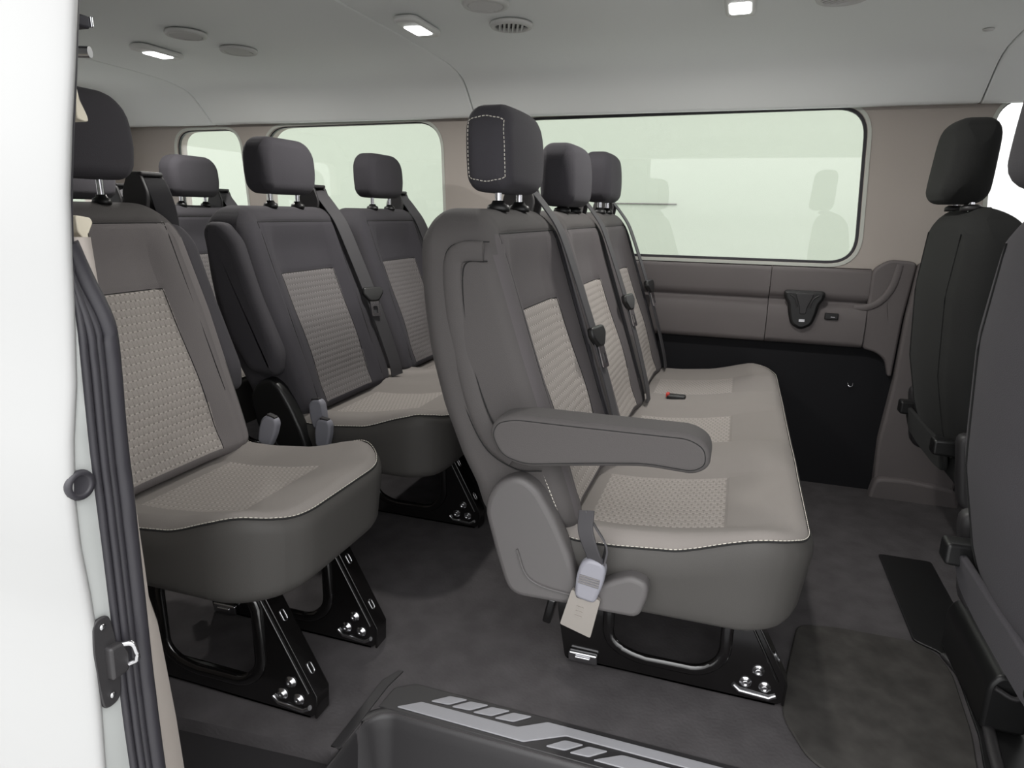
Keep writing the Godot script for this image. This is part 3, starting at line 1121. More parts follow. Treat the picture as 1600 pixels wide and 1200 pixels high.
# ---------------------------------------------------------------- fittings
func dome_lamp(label: String, at: Vector3, turn: float) -> void:
	var t := thing("dome_lamp", label, "lamp", at, "")
	t.rotation.y = turn
	var down := Transform3D(Basis(Vector3(1, 0, 0), Vector3(0, 0, 1), Vector3(0, -1, 0)), Vector3(0, 0.002, 0))
	var g := Geo.new()
	g.slab(rrect(-0.088, -0.035, 0.088, 0.035, 0.028, 6), down, 0.017, 0.008, 3)
	obj("housing", g.mesh(), M["lamp_housing"], t)
	g = Geo.new()
	g.slab(rrect(-0.04, -0.024, 0.045, 0.024, 0.01, 4), down.translated_local(Vector3(0, 0, 0.012)), 0.008, 0.003, 2)
	obj("lens", g.mesh(), M["lamp_lens"], t)
	var l := AreaLight3D.new()
	l.name = "lamp_light"
	l.area_size = Vector2(0.08, 0.045)
	l.position = Vector3(0, -0.022, 0)
	l.rotation.x = -PI / 2
	l.light_energy = LAMP
	l.light_color = Color(1, 0.99, 0.97)
	l.area_range = 6.0
	l.shadow_enabled = true
	t.add_child(l)

func vent(label: String, at: Vector3, turn: float, tilt: float, r := 0.056, open := true) -> void:
	var t := thing("air_vent", label, "vent", at, "")
	t.rotation.y = turn
	var dn := Transform3D(Basis(Vector3(1, 0, 0), Vector3(0, 0, 1), Vector3(0, -1, 0)), Vector3(0, 0.002, 0))
	var g := Geo.new()
	g.lathe([[r * 0.74, 0.0], [r, 0.0], [r * 1.02, 0.005], [r * 0.95, 0.011], [r * 0.80, 0.012], [r * 0.75, 0.008], [r * 0.74, 0.0]], dn, 36)
	obj("ring", g.mesh(), M["vent_grey"], t)
	g = Geo.new()
	g.lathe([[0.001, 0.0], [r * 0.76, 0.0], [r * 0.76, 0.002], [0.001, 0.002]], dn, 28)
	obj("throat", g.mesh(), M["plastic_black"] if open else M["vent_grey"], t)
	var n := 6
	for k in n:
		var x := lerpf(-0.62, 0.62, (k + 0.5) / n) * r
		var hl := sqrt(maxf(0.0, pow(r * 0.74, 2.0) - x * x))
		g = Geo.new()
		g.box(Vector3(x, -0.007, 0), Vector3(0.0085 if open else 0.0135, 0.0025, hl * 2), 0.0, Basis(Vector3(0, 0, 1), tilt))
		obj("slat", g.mesh(), M["vent_grey"], t)

const LAMP := 0.48

func _ready() -> void:
	# camera
	var cam := Camera3D.new()
	cam.name = "camera"
	cam.keep_aspect = Camera3D.KEEP_HEIGHT
	cam.fov = rad_to_deg(2.0 * atan(600.0 / 1036.31))
	cam.near = 0.02
	var fw := Vector3(-0.30517, -0.24968, -0.91898)
	var rt := Vector3(0.947406, 0.018084, -0.319524)
	var up := Vector3(-0.096398, 0.968159, -0.23103)
	cam.transform = Transform3D(Basis(rt, up, -fw).orthonormalized(), Vector3(0.43635, 0.93031, 2.2089))
	add_child(cam)
	cam.current = true
	# sky: white of a bright hall, made brighter overhead to light the seat tops
	var we := WorldEnvironment.new()
	we.name = "world_environment"
	var env := Environment.new()
	var sm_ := ProceduralSkyMaterial.new()
	sm_.sky_top_color = Color(1, 1, 1)
	sm_.sky_curve = 0.3
	sm_.sky_horizon_color = Color(0.55, 0.55, 0.55)
	sm_.ground_bottom_color = Color(0.62, 0.62, 0.62)
	sm_.ground_horizon_color = Color(0.55, 0.55, 0.55)
	sm_.sky_energy_multiplier = 1.8
	sm_.ground_energy_multiplier = 1.6
	var sky := Sky.new()
	sky.sky_material = sm_
	env.background_mode = Environment.BG_SKY
	env.sky = sky
	env.background_energy_multiplier = 1.0
	env.tonemap_mode = Environment.TONE_MAPPER_LINEAR
	env.tonemap_exposure = 1.3
	env.sdfgi_enabled = true
	env.ssao_enabled = true
	env.ssil_enabled = true
	we.environment = env
	add_child(we)
	make_materials()
	mat("vent_grey", Color(0.80, 0.80, 0.79), 0.6)
	mat("lip_pale", Color(0.74, 0.75, 0.72), 0.6)
	mat("lamp_housing", Color(0.85, 0.85, 0.84), 0.5)
	build_shell()
	build_body()
	build_floor()
	build_seats()
	build_fittings()

func window(n: int, poly: PackedVector2Array, z: float, depth: float, label: String) -> void:
	# rubber gasket, pale reveal and pane of one window; poly is the opening
	var g := Geo.new()
	g.plate(Geo.inset(poly, -0.002), [Geo.inset(poly, 0.009 if n == 1 else 0.004)], Transform3D(Basis(), Vector3(0, 0, z - 0.022)), 0.012)
	var w := struct("window_%d" % n, g.mesh(), M["rubber"], label)
	g = Geo.new()
	g.plate(Geo.inset(poly, 0.0045), [], Transform3D(Basis(), Vector3(0, 0, z - 0.018)), 0.004)
	obj("pane", g.mesh(), M["glass"], w)
	g = Geo.new()
	g.plate(Geo.inset(poly, -0.011), [Geo.inset(poly, -0.0005)], Transform3D(Basis(), Vector3(0, 0, z - 0.004)), 0.007)
	obj("window_trim", g.mesh(), M["lip_pale"], w)

func build_shell() -> void:
	var far := -0.28
	# far side wall with its window openings
	var w1 := roundp(P2([-0.40, 0.783, 0.80, 0.783, 0.806, 0.83, 0.788, 1.10, 0.778, 1.278, -0.40, 1.272]), 0.085, 8)
	w1 = roundp(P2([-0.40, 0.784, 0.812, 0.784, 0.784, 1.281, -0.40, 1.272]), 0.095, 9)
	var w2 := roundp(P2([-1.515, 0.77, -0.685, 0.77, -0.70, 1.268, -1.515, 1.262]), 0.11, 9)
	var w3 := roundp(P2([-1.99, 0.78, -1.615, 0.78, -1.645, 1.258, -1.99, 1.256]), 0.085, 9)
	var w4 := roundp(P2([1.165, 0.80, 2.0, 0.82, 1.75, 1.29, 1.125, 1.29]), 0.09, 9)
	var wins := [w1, w2, w3, w4]
	var g := Geo.new()
	g.plate(P2([-2.36, 0.70, 2.5, 0.70, 2.5, 1.46, -2.36, 1.46]), wins, Transform3D(Basis(), Vector3(0, 0, far - 0.06)), 0.06)
	struct("wall_left", g.mesh(), M["trim_light"], "light grey upper side trim with large rounded window openings")
	var names := ["large side window beyond the three-seat bench", "side window behind the double seat", "small rear side window near the back corner", "front door window beyond the driver seat"]
	for k in 4:
		window(k + 1, wins[k], far, 0.06, names[k])
	# lower wall and dark shelf trim
	g = Geo.new()
	g.plate(P2([-2.36, -0.02, 2.5, -0.02, 2.5, 0.70, -2.36, 0.70]), [], Transform3D(Basis(), Vector3(0, 0, far - 0.06)), 0.06)
	struct("wall_left_lower", g.mesh(), M["panel_black"], "black lower side panel below the grey shelf trim")
	var prof := P2([0.0, 0.772, 0.012, 0.768, 0.02, 0.755, 0.024, 0.69, 0.018, 0.672, 0.004, 0.662, 0.004, 0.652, 0.02, 0.644, 0.03, 0.632, 0.036, 0.60, 0.036, 0.53, 0.028, 0.512, 0.0, 0.506])
	var spans := [[-2.3, -0.12], [-0.118, 0.548], [0.55, 0.858]]
	for s in spans:
		g = Geo.new()
		g.slab(prof, Transform3D(Basis(Vector3(0, 0, 1), Vector3(0, 1, 0), Vector3(-1, 0, 0)), Vector3(s[1], 0, far)), s[1] - s[0], 0.001, 1)
		var o := obj("trim_%d" % (spans.find(s) + 1), g.mesh(), M["trim_dark"])
		o.set_meta("kind", "structure")
		o.set_meta("label", ["dark grey shelf trim under the rear windows", "dark grey shelf trim under the big window's middle", "dark grey shelf trim with the cup holder"][spans.find(s)])
	# curved front end of the shelf trim, sweeping up to the window corner
	g = Geo.new()
	g.slab(roundp(P2([0.858, 0.507, 0.90, 0.50, 0.935, 0.475, 0.95, 0.42, 0.962, 0.42, 0.968, 0.62, 0.985, 0.80, 0.905, 0.806, 0.858, 0.773]), 0.02, 4), Transform3D(Basis(), Vector3(0, 0, far)), 0.028, 0.008, 3)
	var e := struct("trim_4", g.mesh(), M["trim_dark"], "dark grey swept end of the shelf trim beside the pillar")
	g = Geo.new()
	g.tube(curve(P3([0.82, 0.643, far + 0.018, 0.86, 0.648, far + 0.026, 0.895, 0.672, far + 0.028, 0.922, 0.72, far + 0.028, 0.935, 0.79, far + 0.026]), 6), 0.012, 8, 0.006, Vector3(0, 0, 1))
	obj("swept_ridge", g.mesh(), M["trim_dark"], e)
	# B pillar lower trim
	g = Geo.new()
	g.slab(roundp(P2([0.958, 0.0, 1.20, 0.0, 1.20, 0.80, 0.985, 0.80, 0.972, 0.62, 0.968, 0.40, 0.952, 0.2]), 0.02, 4), Transform3D(Basis(), Vector3(0, 0, far)), 0.045, 0.009, 3)
	struct("trim_5", g.mesh(), M["trim_mid"] if M.has("trim_mid") else M["trim_dark"], "grey lower pillar trim behind the driver seat")
	g = Geo.new()
	g.slab(roundp(P2([0.94, -0.02, 1.22, -0.02, 1.20, 0.06, 1.05, 0.075, 0.955, 0.07]), 0.025, 4), Transform3D(Basis(), Vector3(0, 0, far + 0.02)), 0.05, 0.01, 3)
	struct("trim_6", g.mesh(), M["trim_dark"], "dark sill trim at the foot of the pillar")
	# rear wall with its two windows
	g = Geo.new()
	var turn := Transform3D(Basis(Vector3(0, 0, 1), Vector3(0, 1, 0), Vector3(-1, 0, 0)), Vector3(-2.30, 0, 0))
	var r1 := rrect(-0.10, 0.80, 0.60, 1.24, 0.08)
	var r2 := rrect(0.74, 0.80, 1.44, 1.24, 0.08)
	g.plate(P2([-0.30, -0.02, 1.64, -0.02, 1.64, 1.46, -0.30, 1.46]), [r1, r2], turn, 0.06)
	struct("wall_back", g.mesh(), M["trim_light"], "light grey rear doors at the back of the van")
	var k := 5
	for r in [r1, r2]:
		g = Geo.new()
		g.plate(Geo.inset(r, 0.001), [], turn.translated_local(Vector3(0, 0, 0.02)), 0.004)
		var o := struct("window_%d" % k, g.mesh(), M["glass"], "rear door window at the back of the van")
		k += 1
	# near side wall: behind the door opening, and ahead of it
	g = Geo.new()
	g.plate(P2([-2.36, -0.02, -0.37, -0.02, -0.37, 1.46, -2.36, 1.46]), [roundp(P2([-1.99, 0.78, -1.615, 0.78, -1.645, 1.258, -1.99, 1.256]), 0.085, 9), roundp(P2([-1.5, 0.78, -0.62, 0.78, -0.62, 1.26, -1.5, 1.26]), 0.1, 9)], Transform3D(Basis(), Vector3(0, 0, 1.60)), 0.05)
	struct("wall_right", g.mesh(), M["trim_light"], "light grey side trim behind the sliding door opening")
	g = Geo.new()
	g.plate(P2([1.10, -0.02, 2.5, -0.02, 2.5, 1.46, 1.10, 1.46]), [w4], Transform3D(Basis(), Vector3(0, 0, 1.60)), 0.06)
	struct("wall_right_front", g.mesh(), M["trim_light"], "front passenger door side trim")
	g = Geo.new()
	g.plate(P2([-0.30, 1.34, 1.16, 1.34, 1.16, 1.46, -0.30, 1.46]), [], Transform3D(Basis(), Vector3(0, 0, 1.60)), 0.10)
	struct("wall_right_header", g.mesh(), M["trim_light"], "header above the sliding door opening")
	for q in [[-1.99, -1.615, 7, "small curb side rear window"], [-1.5, -0.62, 8, "curb side window beside the single seat"]]:
		g = Geo.new()
		g.plate(rrect(q[0] - 0.005, 0.775, q[1] + 0.005, 1.262, 0.08), [], Transform3D(Basis(), Vector3(0, 0, 1.652)), 0.004)
		struct("window_%d" % q[2], g.mesh(), M["glass"], q[3])
	# front of the cab with the windscreen opening
	g = Geo.new()
	var ft := Transform3D(Basis(Vector3(0, 0, 1), Vector3(0, 1, 0), Vector3(-1, 0, 0)), Vector3(2.5, 0, 0))
	var ws := rrect(-0.10, 0.95, 1.44, 1.36, 0.06)
	g.plate(P2([-0.34, -0.02, 1.70, -0.02, 1.70, 1.46, -0.34, 1.46]), [ws], ft, 0.06)
	struct("wall_front", g.mesh(), M["trim_dark"], "dark dashboard wall below the windscreen")
	g = Geo.new()
	g.plate(Geo.inset(ws, 0.001), [], ft.translated_local(Vector3(0, 0, 0.02)), 0.004)
	struct("window_9", g.mesh(), M["glass"], "windscreen at the front of the cab")
	# headliner in four panels under one roof skin
	g = Geo.new()
	g.box(Vector3(0.08, 1.475, 0.67), Vector3(4.96, 0.02, 2.06))
	var roof := struct("ceiling", g.mesh(), M["paint_white"], "pale grey headliner of the van")
	var half := [[-0.262, 1.272], [-0.238, 1.2725], [-0.228, 1.280], [-0.192, 1.316], [-0.165, 1.343], [-0.143, 1.362], [-0.12, 1.377], [-0.091, 1.388], [-0.05, 1.397], [0.006, 1.405], [0.08, 1.409], [0.153, 1.412], [0.43, 1.416], [0.67, 1.418]]
	var ring := PackedVector2Array()
	for q in half: ring.append(Vector2(q[0], q[1]))
	for i in range(half.size() - 2, -1, -1): ring.append(Vector2(1.34 - half[i][0], half[i][1]))
	ring.append(Vector2(1.61, 1.464))
	ring.append(Vector2(-0.262, 1.464))
	for s in [[-2.30, -1.744], [-1.740, -0.542], [-0.538, 1.073], [1.077, 2.48]]:
		g = Geo.new()
		g.slab(ring, Transform3D(Basis(Vector3(0, 0, 1), Vector3(0, 1, 0), Vector3(-1, 0, 0)), Vector3(s[1], 0, 0)), s[1] - s[0], 0.005, 3)
		obj("headliner_panel", g.mesh(), M["headliner"], roof)
	# hall outside: pale wall with a thin rail, and the ground under the van
	g = Geo.new()
	g.box(Vector3(-2.4, 1.2, -2.45), Vector3(8.0, 3.8, 0.1))
	var hw := struct("wall_hall", g.mesh(), M["wall_paint"], "pale hall wall seen through the side windows")
	g = Geo.new()
	g.box(Vector3(-0.23, 1.006, -2.395), Vector3(0.5, 0.007, 0.008), 0.002)
	obj("wall_rail", g.mesh(), M["trim_dark"], hw)
	g = Geo.new()
	g.box(Vector3(0.0, -0.72, 0.8), Vector3(11.0, 0.1, 6.4))
	struct("ground", g.mesh(), M["concrete"], "grey concrete ground under the van")

func build_body() -> void:
	# white painted body corner at the rear edge of the door opening, swept along its height
	var prof := [[1.46, 1.64], [1.25, 1.682], [1.108, 1.707], [1.053, 1.718], [0.998, 1.730], [0.94, 1.741], [0.884, 1.748], [0.837, 1.753], [0.765, 1.762], [0.712, 1.773], [0.656, 1.781], [0.603, 1.783], [0.55, 1.781], [0.509, 1.781], [0.457, 1.786], [0.411, 1.789], [0.351, 1.794], [0.2, 1.80], [-0.2, 1.79]]
	var prof_up := prof.duplicate()
	prof_up.reverse()
	var rings := []
	for q in prof:
		var y: float = q[0]
		var z: float = q[1]
		var r := PackedVector3Array()
		for c in [[-0.185, -0.012], [-0.160, -0.008], [-0.152, -0.004], [-0.150, 0.0], [-0.151, 0.004], [-0.155, 0.0065], [-0.162, 0.0085], [-0.172, 0.010], [-0.19, 0.0115], [-0.215, 0.0125], [-0.26, 0.013], [-0.5, 0.013], [-2.36, 0.013], [-2.36, -0.02], [-0.5, -0.02], [-0.25, -0.03], [-0.21, -0.035]]:
			r.append(Vector3(c[0], y, z + c[1]))
		rings.append(r)
	var g := Geo.new()
	g.loft(rings, true)
	struct("wall_outer", g.mesh(), M["paint_white"], "white painted outer body panel beside the door opening")
	# pale jamb face just inside the corner
	g = Geo.new()
	var jr := []
	for q in prof:
		var r := PackedVector3Array()
		var y: float = q[0]
		var z: float = q[1]
		for c in [[-0.1545, z - 0.003], [-0.1545, minf(1.748, z - 0.005)], [-0.162, minf(1.742, z - 0.008)], [-0.20, minf(1.735, z - 0.02)], [-0.20, z - 0.012], [-0.17, z - 0.004]]:
			r.append(Vector3(c[0], y, c[1]))
		jr.append(r)
	g.loft(jr, true)
	struct("trim_7", g.mesh(), M["paint_jamb"], "pale grey painted door jamb face")
	# black rubber weatherstrip with its ribs, and the grey trim strip inside it
	g = Geo.new()
	var lips := [[1.752, -0.148, 0.0036], [1.7435, -0.147, 0.004], [1.7355, -0.148, 0.004], [1.7225, -0.150, 0.0085]]
	var ys := [1.25, 1.15, 1.05, 0.97, 0.92, 0.895, 0.863, 0.816, 0.776, 0.693, 0.604, 0.527, 0.458, 0.37, 0.26, 0.1, -0.1]
	for l in lips:
		var path := PackedVector3Array()
		for y in ys:
			if lips.find(l) > 0 and y > 0.91: continue
			var sh := tabl([[-0.1, 0.008], [0.37, 0.006], [0.458, 0.004], [0.527, 0.002], [0.604, 0.0], [0.693, -0.002], [0.776, -0.006], [0.82, -0.007], [0.863, 0.002], [0.895, 0.014], [0.95, 0.0], [1.05, -0.016], [1.25, -0.05]], y)
			var pz := minf(l[0] + sh, tabl(prof_up, y) - 0.012)
			path.append(Vector3(l[1] - 0.006 - 0.012 * smoothstep(0.80, 0.87, y), y, pz))
		g.tube(curve(path, 4), l[2] * 1.15, 10)
	var t8 := struct("trim_8", g.mesh(), M["rubber"], "black ribbed rubber weatherstrip along the door opening")
	g = Geo.new()
	var tr := []
	for q in [[0.90, 1.705], [0.849, 1.682], [0.796, 1.671], [0.701, 1.671], [0.594, 1.673], [0.527, 1.672], [0.477, 1.672], [0.435, 1.664], [0.37, 1.66], [0.303, 1.656], [0.1, 1.65], [-0.02, 1.65]]:
		var r := PackedVector3Array()
		for c in [[-0.165, 1.735], [-0.165, 1.712], [-0.185, q[1] + 0.012], [-0.2, q[1]], [-0.25, q[1] - 0.01], [-0.25, 1.735]]:
			r.append(Vector3(c[0], q[0], c[1]))
		tr.append(r)
	g.loft(tr, true)
	struct("trim_9", g.mesh(), M["trim_light"], "beige grey inner trim strip beside the weatherstrip")

	# round rubber bump stop on the jamb
	var t := thing("bump_stop", "round black rubber bump stop on the pale door jamb", "bump stop", Vector3(-0.1545, 0.6655, 1.7715))
	var fx := Transform3D(Basis(Vector3(0, 0, -1), Vector3(0, 1, 0), Vector3(1, 0, 0)), Vector3.ZERO)
	g = Geo.new()
	g.lathe([[0.001, 0.0], [0.0145, 0.0], [0.0155, 0.003], [0.0145, 0.006], [0.011, 0.0065], [0.0095, 0.0055], [0.009, 0.004], [0.001, 0.0035]], fx, 28)
	obj("rubber_body", g.mesh(), M["rubber"], t)
	# door striker on its dark plate
	t = thing("door_striker", "dark oval door striker plate with protruding catch below the bump stop", "door striker", Vector3(-0.1535, 0.467, 1.772))
	g = Geo.new()
	g.slab(roundp(P2([-0.012, -0.053, 0.008, -0.053, 0.013, -0.02, 0.013, 0.02, 0.009, 0.052, -0.010, 0.052, -0.014, 0.02, -0.014, -0.02]), 0.011, 5), fx, 0.004, 0.0015, 2)
	obj("plate", g.mesh(), M["plastic_dark"], t)
	g = Geo.new()
	g.slab(roundp(P2([-0.004, -0.020, 0.016, -0.020, 0.02, 0.0, 0.014, 0.016, -0.002, 0.018]), 0.004, 3), fx, 0.013, 0.003, 2)
	obj("catch_body", g.mesh(), M["plastic_dark"], t)
	g = Geo.new()
	g.tube(curve(P3([0.006, 0.012, -0.012, 0.016, 0.012, -0.019, 0.019, 0.004, -0.021, 0.019, -0.008, -0.021, 0.012, -0.012, -0.017]), 5), 0.003, 8)
	obj("catch_loop", g.mesh(), M["steel"], t)
	for y in [0.042, -0.04]:
		g = Geo.new()
		g.lathe([[0.0005, 0.0], [0.0035, 0.0], [0.0033, 0.002], [0.0005, 0.0025]], fx.translated_local(Vector3(-0.001, y, 0.004)), 12)
		obj("screw", g.mesh(), M["steel"], t)
	# pale plastic fins standing out from the pillar trim
	for q in [["upper pale beige plastic clip beside the white door pillar", P2([-0.004, 0.035, 0.0, 0.035, 0.003, 0.012, 0.013, -0.012, 0.014, -0.02, 0.008, -0.022, -0.006, -0.018])  , Vector3(-0.2, 1.024, 1.681)], ["lower pale beige plastic clip beside the white door pillar", P2([-0.012, 0.02, 0.014, 0.016, 0.018, 0.008, 0.006, -0.012, 0.012, -0.022, 0.002, -0.024, -0.012, -0.006]), Vector3(-0.2, 0.908, 1.694)]]:
		t = thing("trim_clip", q[0], "clip", q[2])
		g = Geo.new()
		var small := PackedVector2Array()
		for c in q[1]: small.append(c * 0.62)
		g.slab(roundp(small, 0.002, 3), Transform3D(Basis(Vector3(0, 0, -1), Vector3(0, 1, 0), Vector3(1, 0, 0)), Vector3(-0.05, 0, 0)), 0.056, 0.0012, 2)
		obj("fin", g.mesh(), M["clip_beige"], t)
	t = thing("door_track_bracket", "small dark bracket with bright edge above the rounded pin, beside white door pillar", "bracket", Vector3(-0.2, 1.104, 1.664))
	g = Geo.new()
	g.box(Vector3(-0.02, 0.0, 0.004), Vector3(0.06, 0.012, 0.018), 0.003)
	obj("block", g.mesh(), M["rubber"], t)
	g = Geo.new()
	g.box(Vector3(0.008, 0.001, -0.006), Vector3(0.005, 0.010, 0.003), 0.001)
	obj("bright_edge", g.mesh(), M["chrome"], t)
	t = thing("roller_pin", "rounded silver pin below the dark bracket beside white door pillar", "pin", Vector3(-0.2, 1.078, 1.665))
	g = Geo.new()
	g.tube(P3([-0.03, 0, 0.02, -0.01, 0, 0.0, 0.004, 0, -0.006]), 0.0055, 10)
	obj("pin_body", g.mesh(), M["steel"], t)

func build_floor() -> void:
	# carpeted floor with the step well cut out at the near side
	var well := roundp(P2([-0.147, 1.70, -0.147, 1.265, 1.05, 1.265, 1.05, 1.70]), 0.05, 6)
	var g := Geo.new()
	g.plate(P2([-2.34, -0.34, 2.5, -0.34, 2.5, 1.68, 1.052, 1.68, 1.05, 1.31, 1.04, 1.275, 1.01, 1.262, -0.10, 1.262, -0.132, 1.273, -0.145, 1.30, -0.150, 1.365, -0.165, 1.38, -0.65, 1.42, -0.65, 1.66, -2.34, 1.66]), [], Transform3D(Basis(Vector3(1, 0, 0), Vector3(0, 0, 1), Vector3(0, -1, 0)), Vector3.ZERO), 0.04)
	struct("floor", g.mesh(), M["carpet"], "dark charcoal carpet floor of the van")
	# step well liner
	g = Geo.new()
	var rings := []
	var base := PackedVector2Array()
	for q in [[-0.147, 1.68], [-0.147, 1.31]]: base.append(Vector2(q[0], q[1]))
	for k in 9:
		var w := PI + PI / 2 * k / 8.0
		base.append(Vector2(-0.097 + cos(w) * 0.05, 1.312 + sin(w) * 0.05))
	base.append(Vector2(1.0, 1.262))
	for k in 9:
		var w := -PI / 2 + PI / 2 * k / 8.0
		base.append(Vector2(1.0 + cos(w) * 0.05, 1.312 + sin(w) * 0.05))
	base.append(Vector2(1.05, 1.68))
	for l in [[-0.001, -0.022], [0.001, -0.012], [0.001, -0.004], [-0.002, 0.002], [-0.008, 0.006], [-0.03, 0.010], [-0.20, 0.03], [-0.22, 0.045], [-0.225, 0.06], [-0.245, 0.06], [-0.245, 0.0], [-0.22, -0.02], [-0.02, -0.022]]:
		var r := PackedVector3Array()
		var ins := Geo.inset(base, l[1])
		for i in ins.size():
			var q := ins[i]
			r.append(Vector3(q.x, l[0], 1.68 if base[i].y > 1.67 else q.y))
		rings.append(r)
	# open strip of rings, closed by the floor of the well
	var n := base.size()
	var b := g.v.size()
	for r in rings:
		for p in r: g.vert(p)
	for k in rings.size():
		for i in n - 1:
			var k2 := (k + 1) % rings.size()
			g.quad(b + k * n + i, b + k * n + i + 1, b + k2 * n + i + 1, b + k2 * n + i)
	g.orient(0)
	g.box(Vector3(0.45, -0.235, 1.50), Vector3(1.16, 0.02, 0.40))
	struct("trim_10", g.mesh(), M["plastic_dark"], "dark moulded step well inside the sliding door")
	# tread plate with its grey grip strips
	var fl := Transform3D(Basis(Vector3(1, 0, 0), Vector3(0, 0, -1), Vector3(0, 1, 0)), Vector3(0, 0.0024, 0))
	var flip := func(a: Array):
		var p := PackedVector2Array()
		for i in range(0, a.size(), 2): p.append(Vector2(a[i], -a[i + 1]))
		return p
	var t := thing("tread_plate", "dark step edge plate with grey angular grip strips", "step plate", Vector3(0, 0, 0))
	g = Geo.new()
	g.slab(flip.call([-0.14, 1.256, -0.135, 1.20, -0.10, 1.175, 1.0, 1.175, 1.0, 1.258]), Transform3D(fl.basis, Vector3(0, -0.002, 0)), 0.0045, 0.0015, 2)
	obj("plate", g.mesh(), M["plastic_dark"], t)
	g = Geo.new()
	g.slab(flip.call([-0.170, 1.372, -0.170, 1.19, -0.152, 1.15, -0.142, 1.15, -0.150, 1.20, -0.152, 1.372]), Transform3D(fl.basis, Vector3(0, -0.002, 0)), 0.0045, 0.001, 2)
	obj("edge_strip", g.mesh(), M["plastic_dark"], t)
	var strips := [[-0.105, 1.248, -0.065, 1.22, 0.131, 1.219, 0.181, 1.188, 0.95, 1.188, 0.95, 1.210, 0.222, 1.209, 0.151, 1.249], [0.279, 1.247, 0.326, 1.219, 0.95, 1.219, 0.95, 1.247]]
	for k in 4:
		var x := -0.05 + 0.044 * k
		strips.append([x, 1.212, x + 0.03, 1.187, x + 0.067, 1.184, x + 0.037, 1.209])
	for k in 2:
		var x := 0.192 + 0.044 * k
		strips.append([x, 1.245, x + 0.03, 1.220, x + 0.065, 1.219, x + 0.035, 1.243])
	for s in strips:
		g = Geo.new()
		g.slab(roundp(flip.call(s), 0.004, 3), fl, 0.003, 0.001, 2)
		obj("grip_strip", g.mesh(), M["tread_grey"], t)
	# carpet mat in front of the bench
	t = thing("floor_mat", "worn dark carpet mat with curved edge ahead of the bench", "mat", Vector3(0, 0, 0))
	g = Geo.new()
	g.slab(roundp(flip.call([0.60, 1.02, 0.612, 0.90, 0.65, 0.69, 0.73, 0.672, 0.90, 0.668, 0.935, 0.70, 0.950, 0.76, 0.935, 0.95, 0.920, 1.03, 0.90, 1.16, 0.72, 1.16, 0.64, 1.12]), 0.03, 5), Transform3D(fl.basis, Vector3(0, 0.0005, 0)), 0.006, 0.003, 2)
	obj("mat_body", g.mesh(), M["floor_mat_cloth"], t)
	# glossy black floor cover between the mat and the front seat bases
	t = thing("floor_trough", "black moulded floor cover behind the front seat bases", "floor cover", Vector3(0, 0, 0))
	g = Geo.new()
	g.slab(roundp(flip.call([0.897, 0.24, 0.897, 0.662, 0.942, 0.690, 0.958, 0.76, 0.945, 0.95, 0.93, 1.03, 0.93, 1.12, 1.03, 1.12, 1.03, 0.24]), 0.012, 3), Transform3D(fl.basis, Vector3(0, 0.0005, 0)), 0.005, 0.002, 2)
	obj("plate", g.mesh(), M["plastic_black"], t)
	g = Geo.new()
	g.tube(curve(P3([0.952, 0.004, 0.70, 0.968, 0.008, 0.78, 0.972, 0.01, 0.88, 0.955, 0.008, 1.0, 0.945, 0.004, 1.1]), 6), 0.011, 10, 0.007)
	obj("ridge", g.mesh(), M["plastic_dark"], t)
	t = thing("floor_box", "low black box cover beside the passenger seat base", "box", Vector3(0.99, 0.006, 0.80))
	g = Geo.new()
	g.slab(roundp(P2([-0.04, 0.0, 0.035, 0.0, 0.035, 0.12, -0.025, 0.12, -0.04, 0.095]), 0.012, 4), Transform3D(Basis(), Vector3(0, 0, -0.14)), 0.27, 0.008, 3)
	obj("cover", g.mesh(), M["plastic_black"], t)
	g = Geo.new()
	g.tube(roundp3(P3([-0.03, 0.095, 0.134, 0.0, 0.085, 0.142, 0.028, 0.10, 0.134]), 4), 0.005, 8)
	obj("end_bracket", g.mesh(), M["plastic_dark"], t)
	# sill behind the step, lower than the carpet
	g = Geo.new()
	g.box(Vector3(-0.40, -0.045, 1.52), Vector3(0.50, 0.03, 0.28), 0.006)
	struct("trim_11", g.mesh(), M["plastic_dark"], "dark sill strip below the carpet edge by the single seat")

func roundp3(p: PackedVector3Array, per: int) -> PackedVector3Array:
	return curve(p, per)

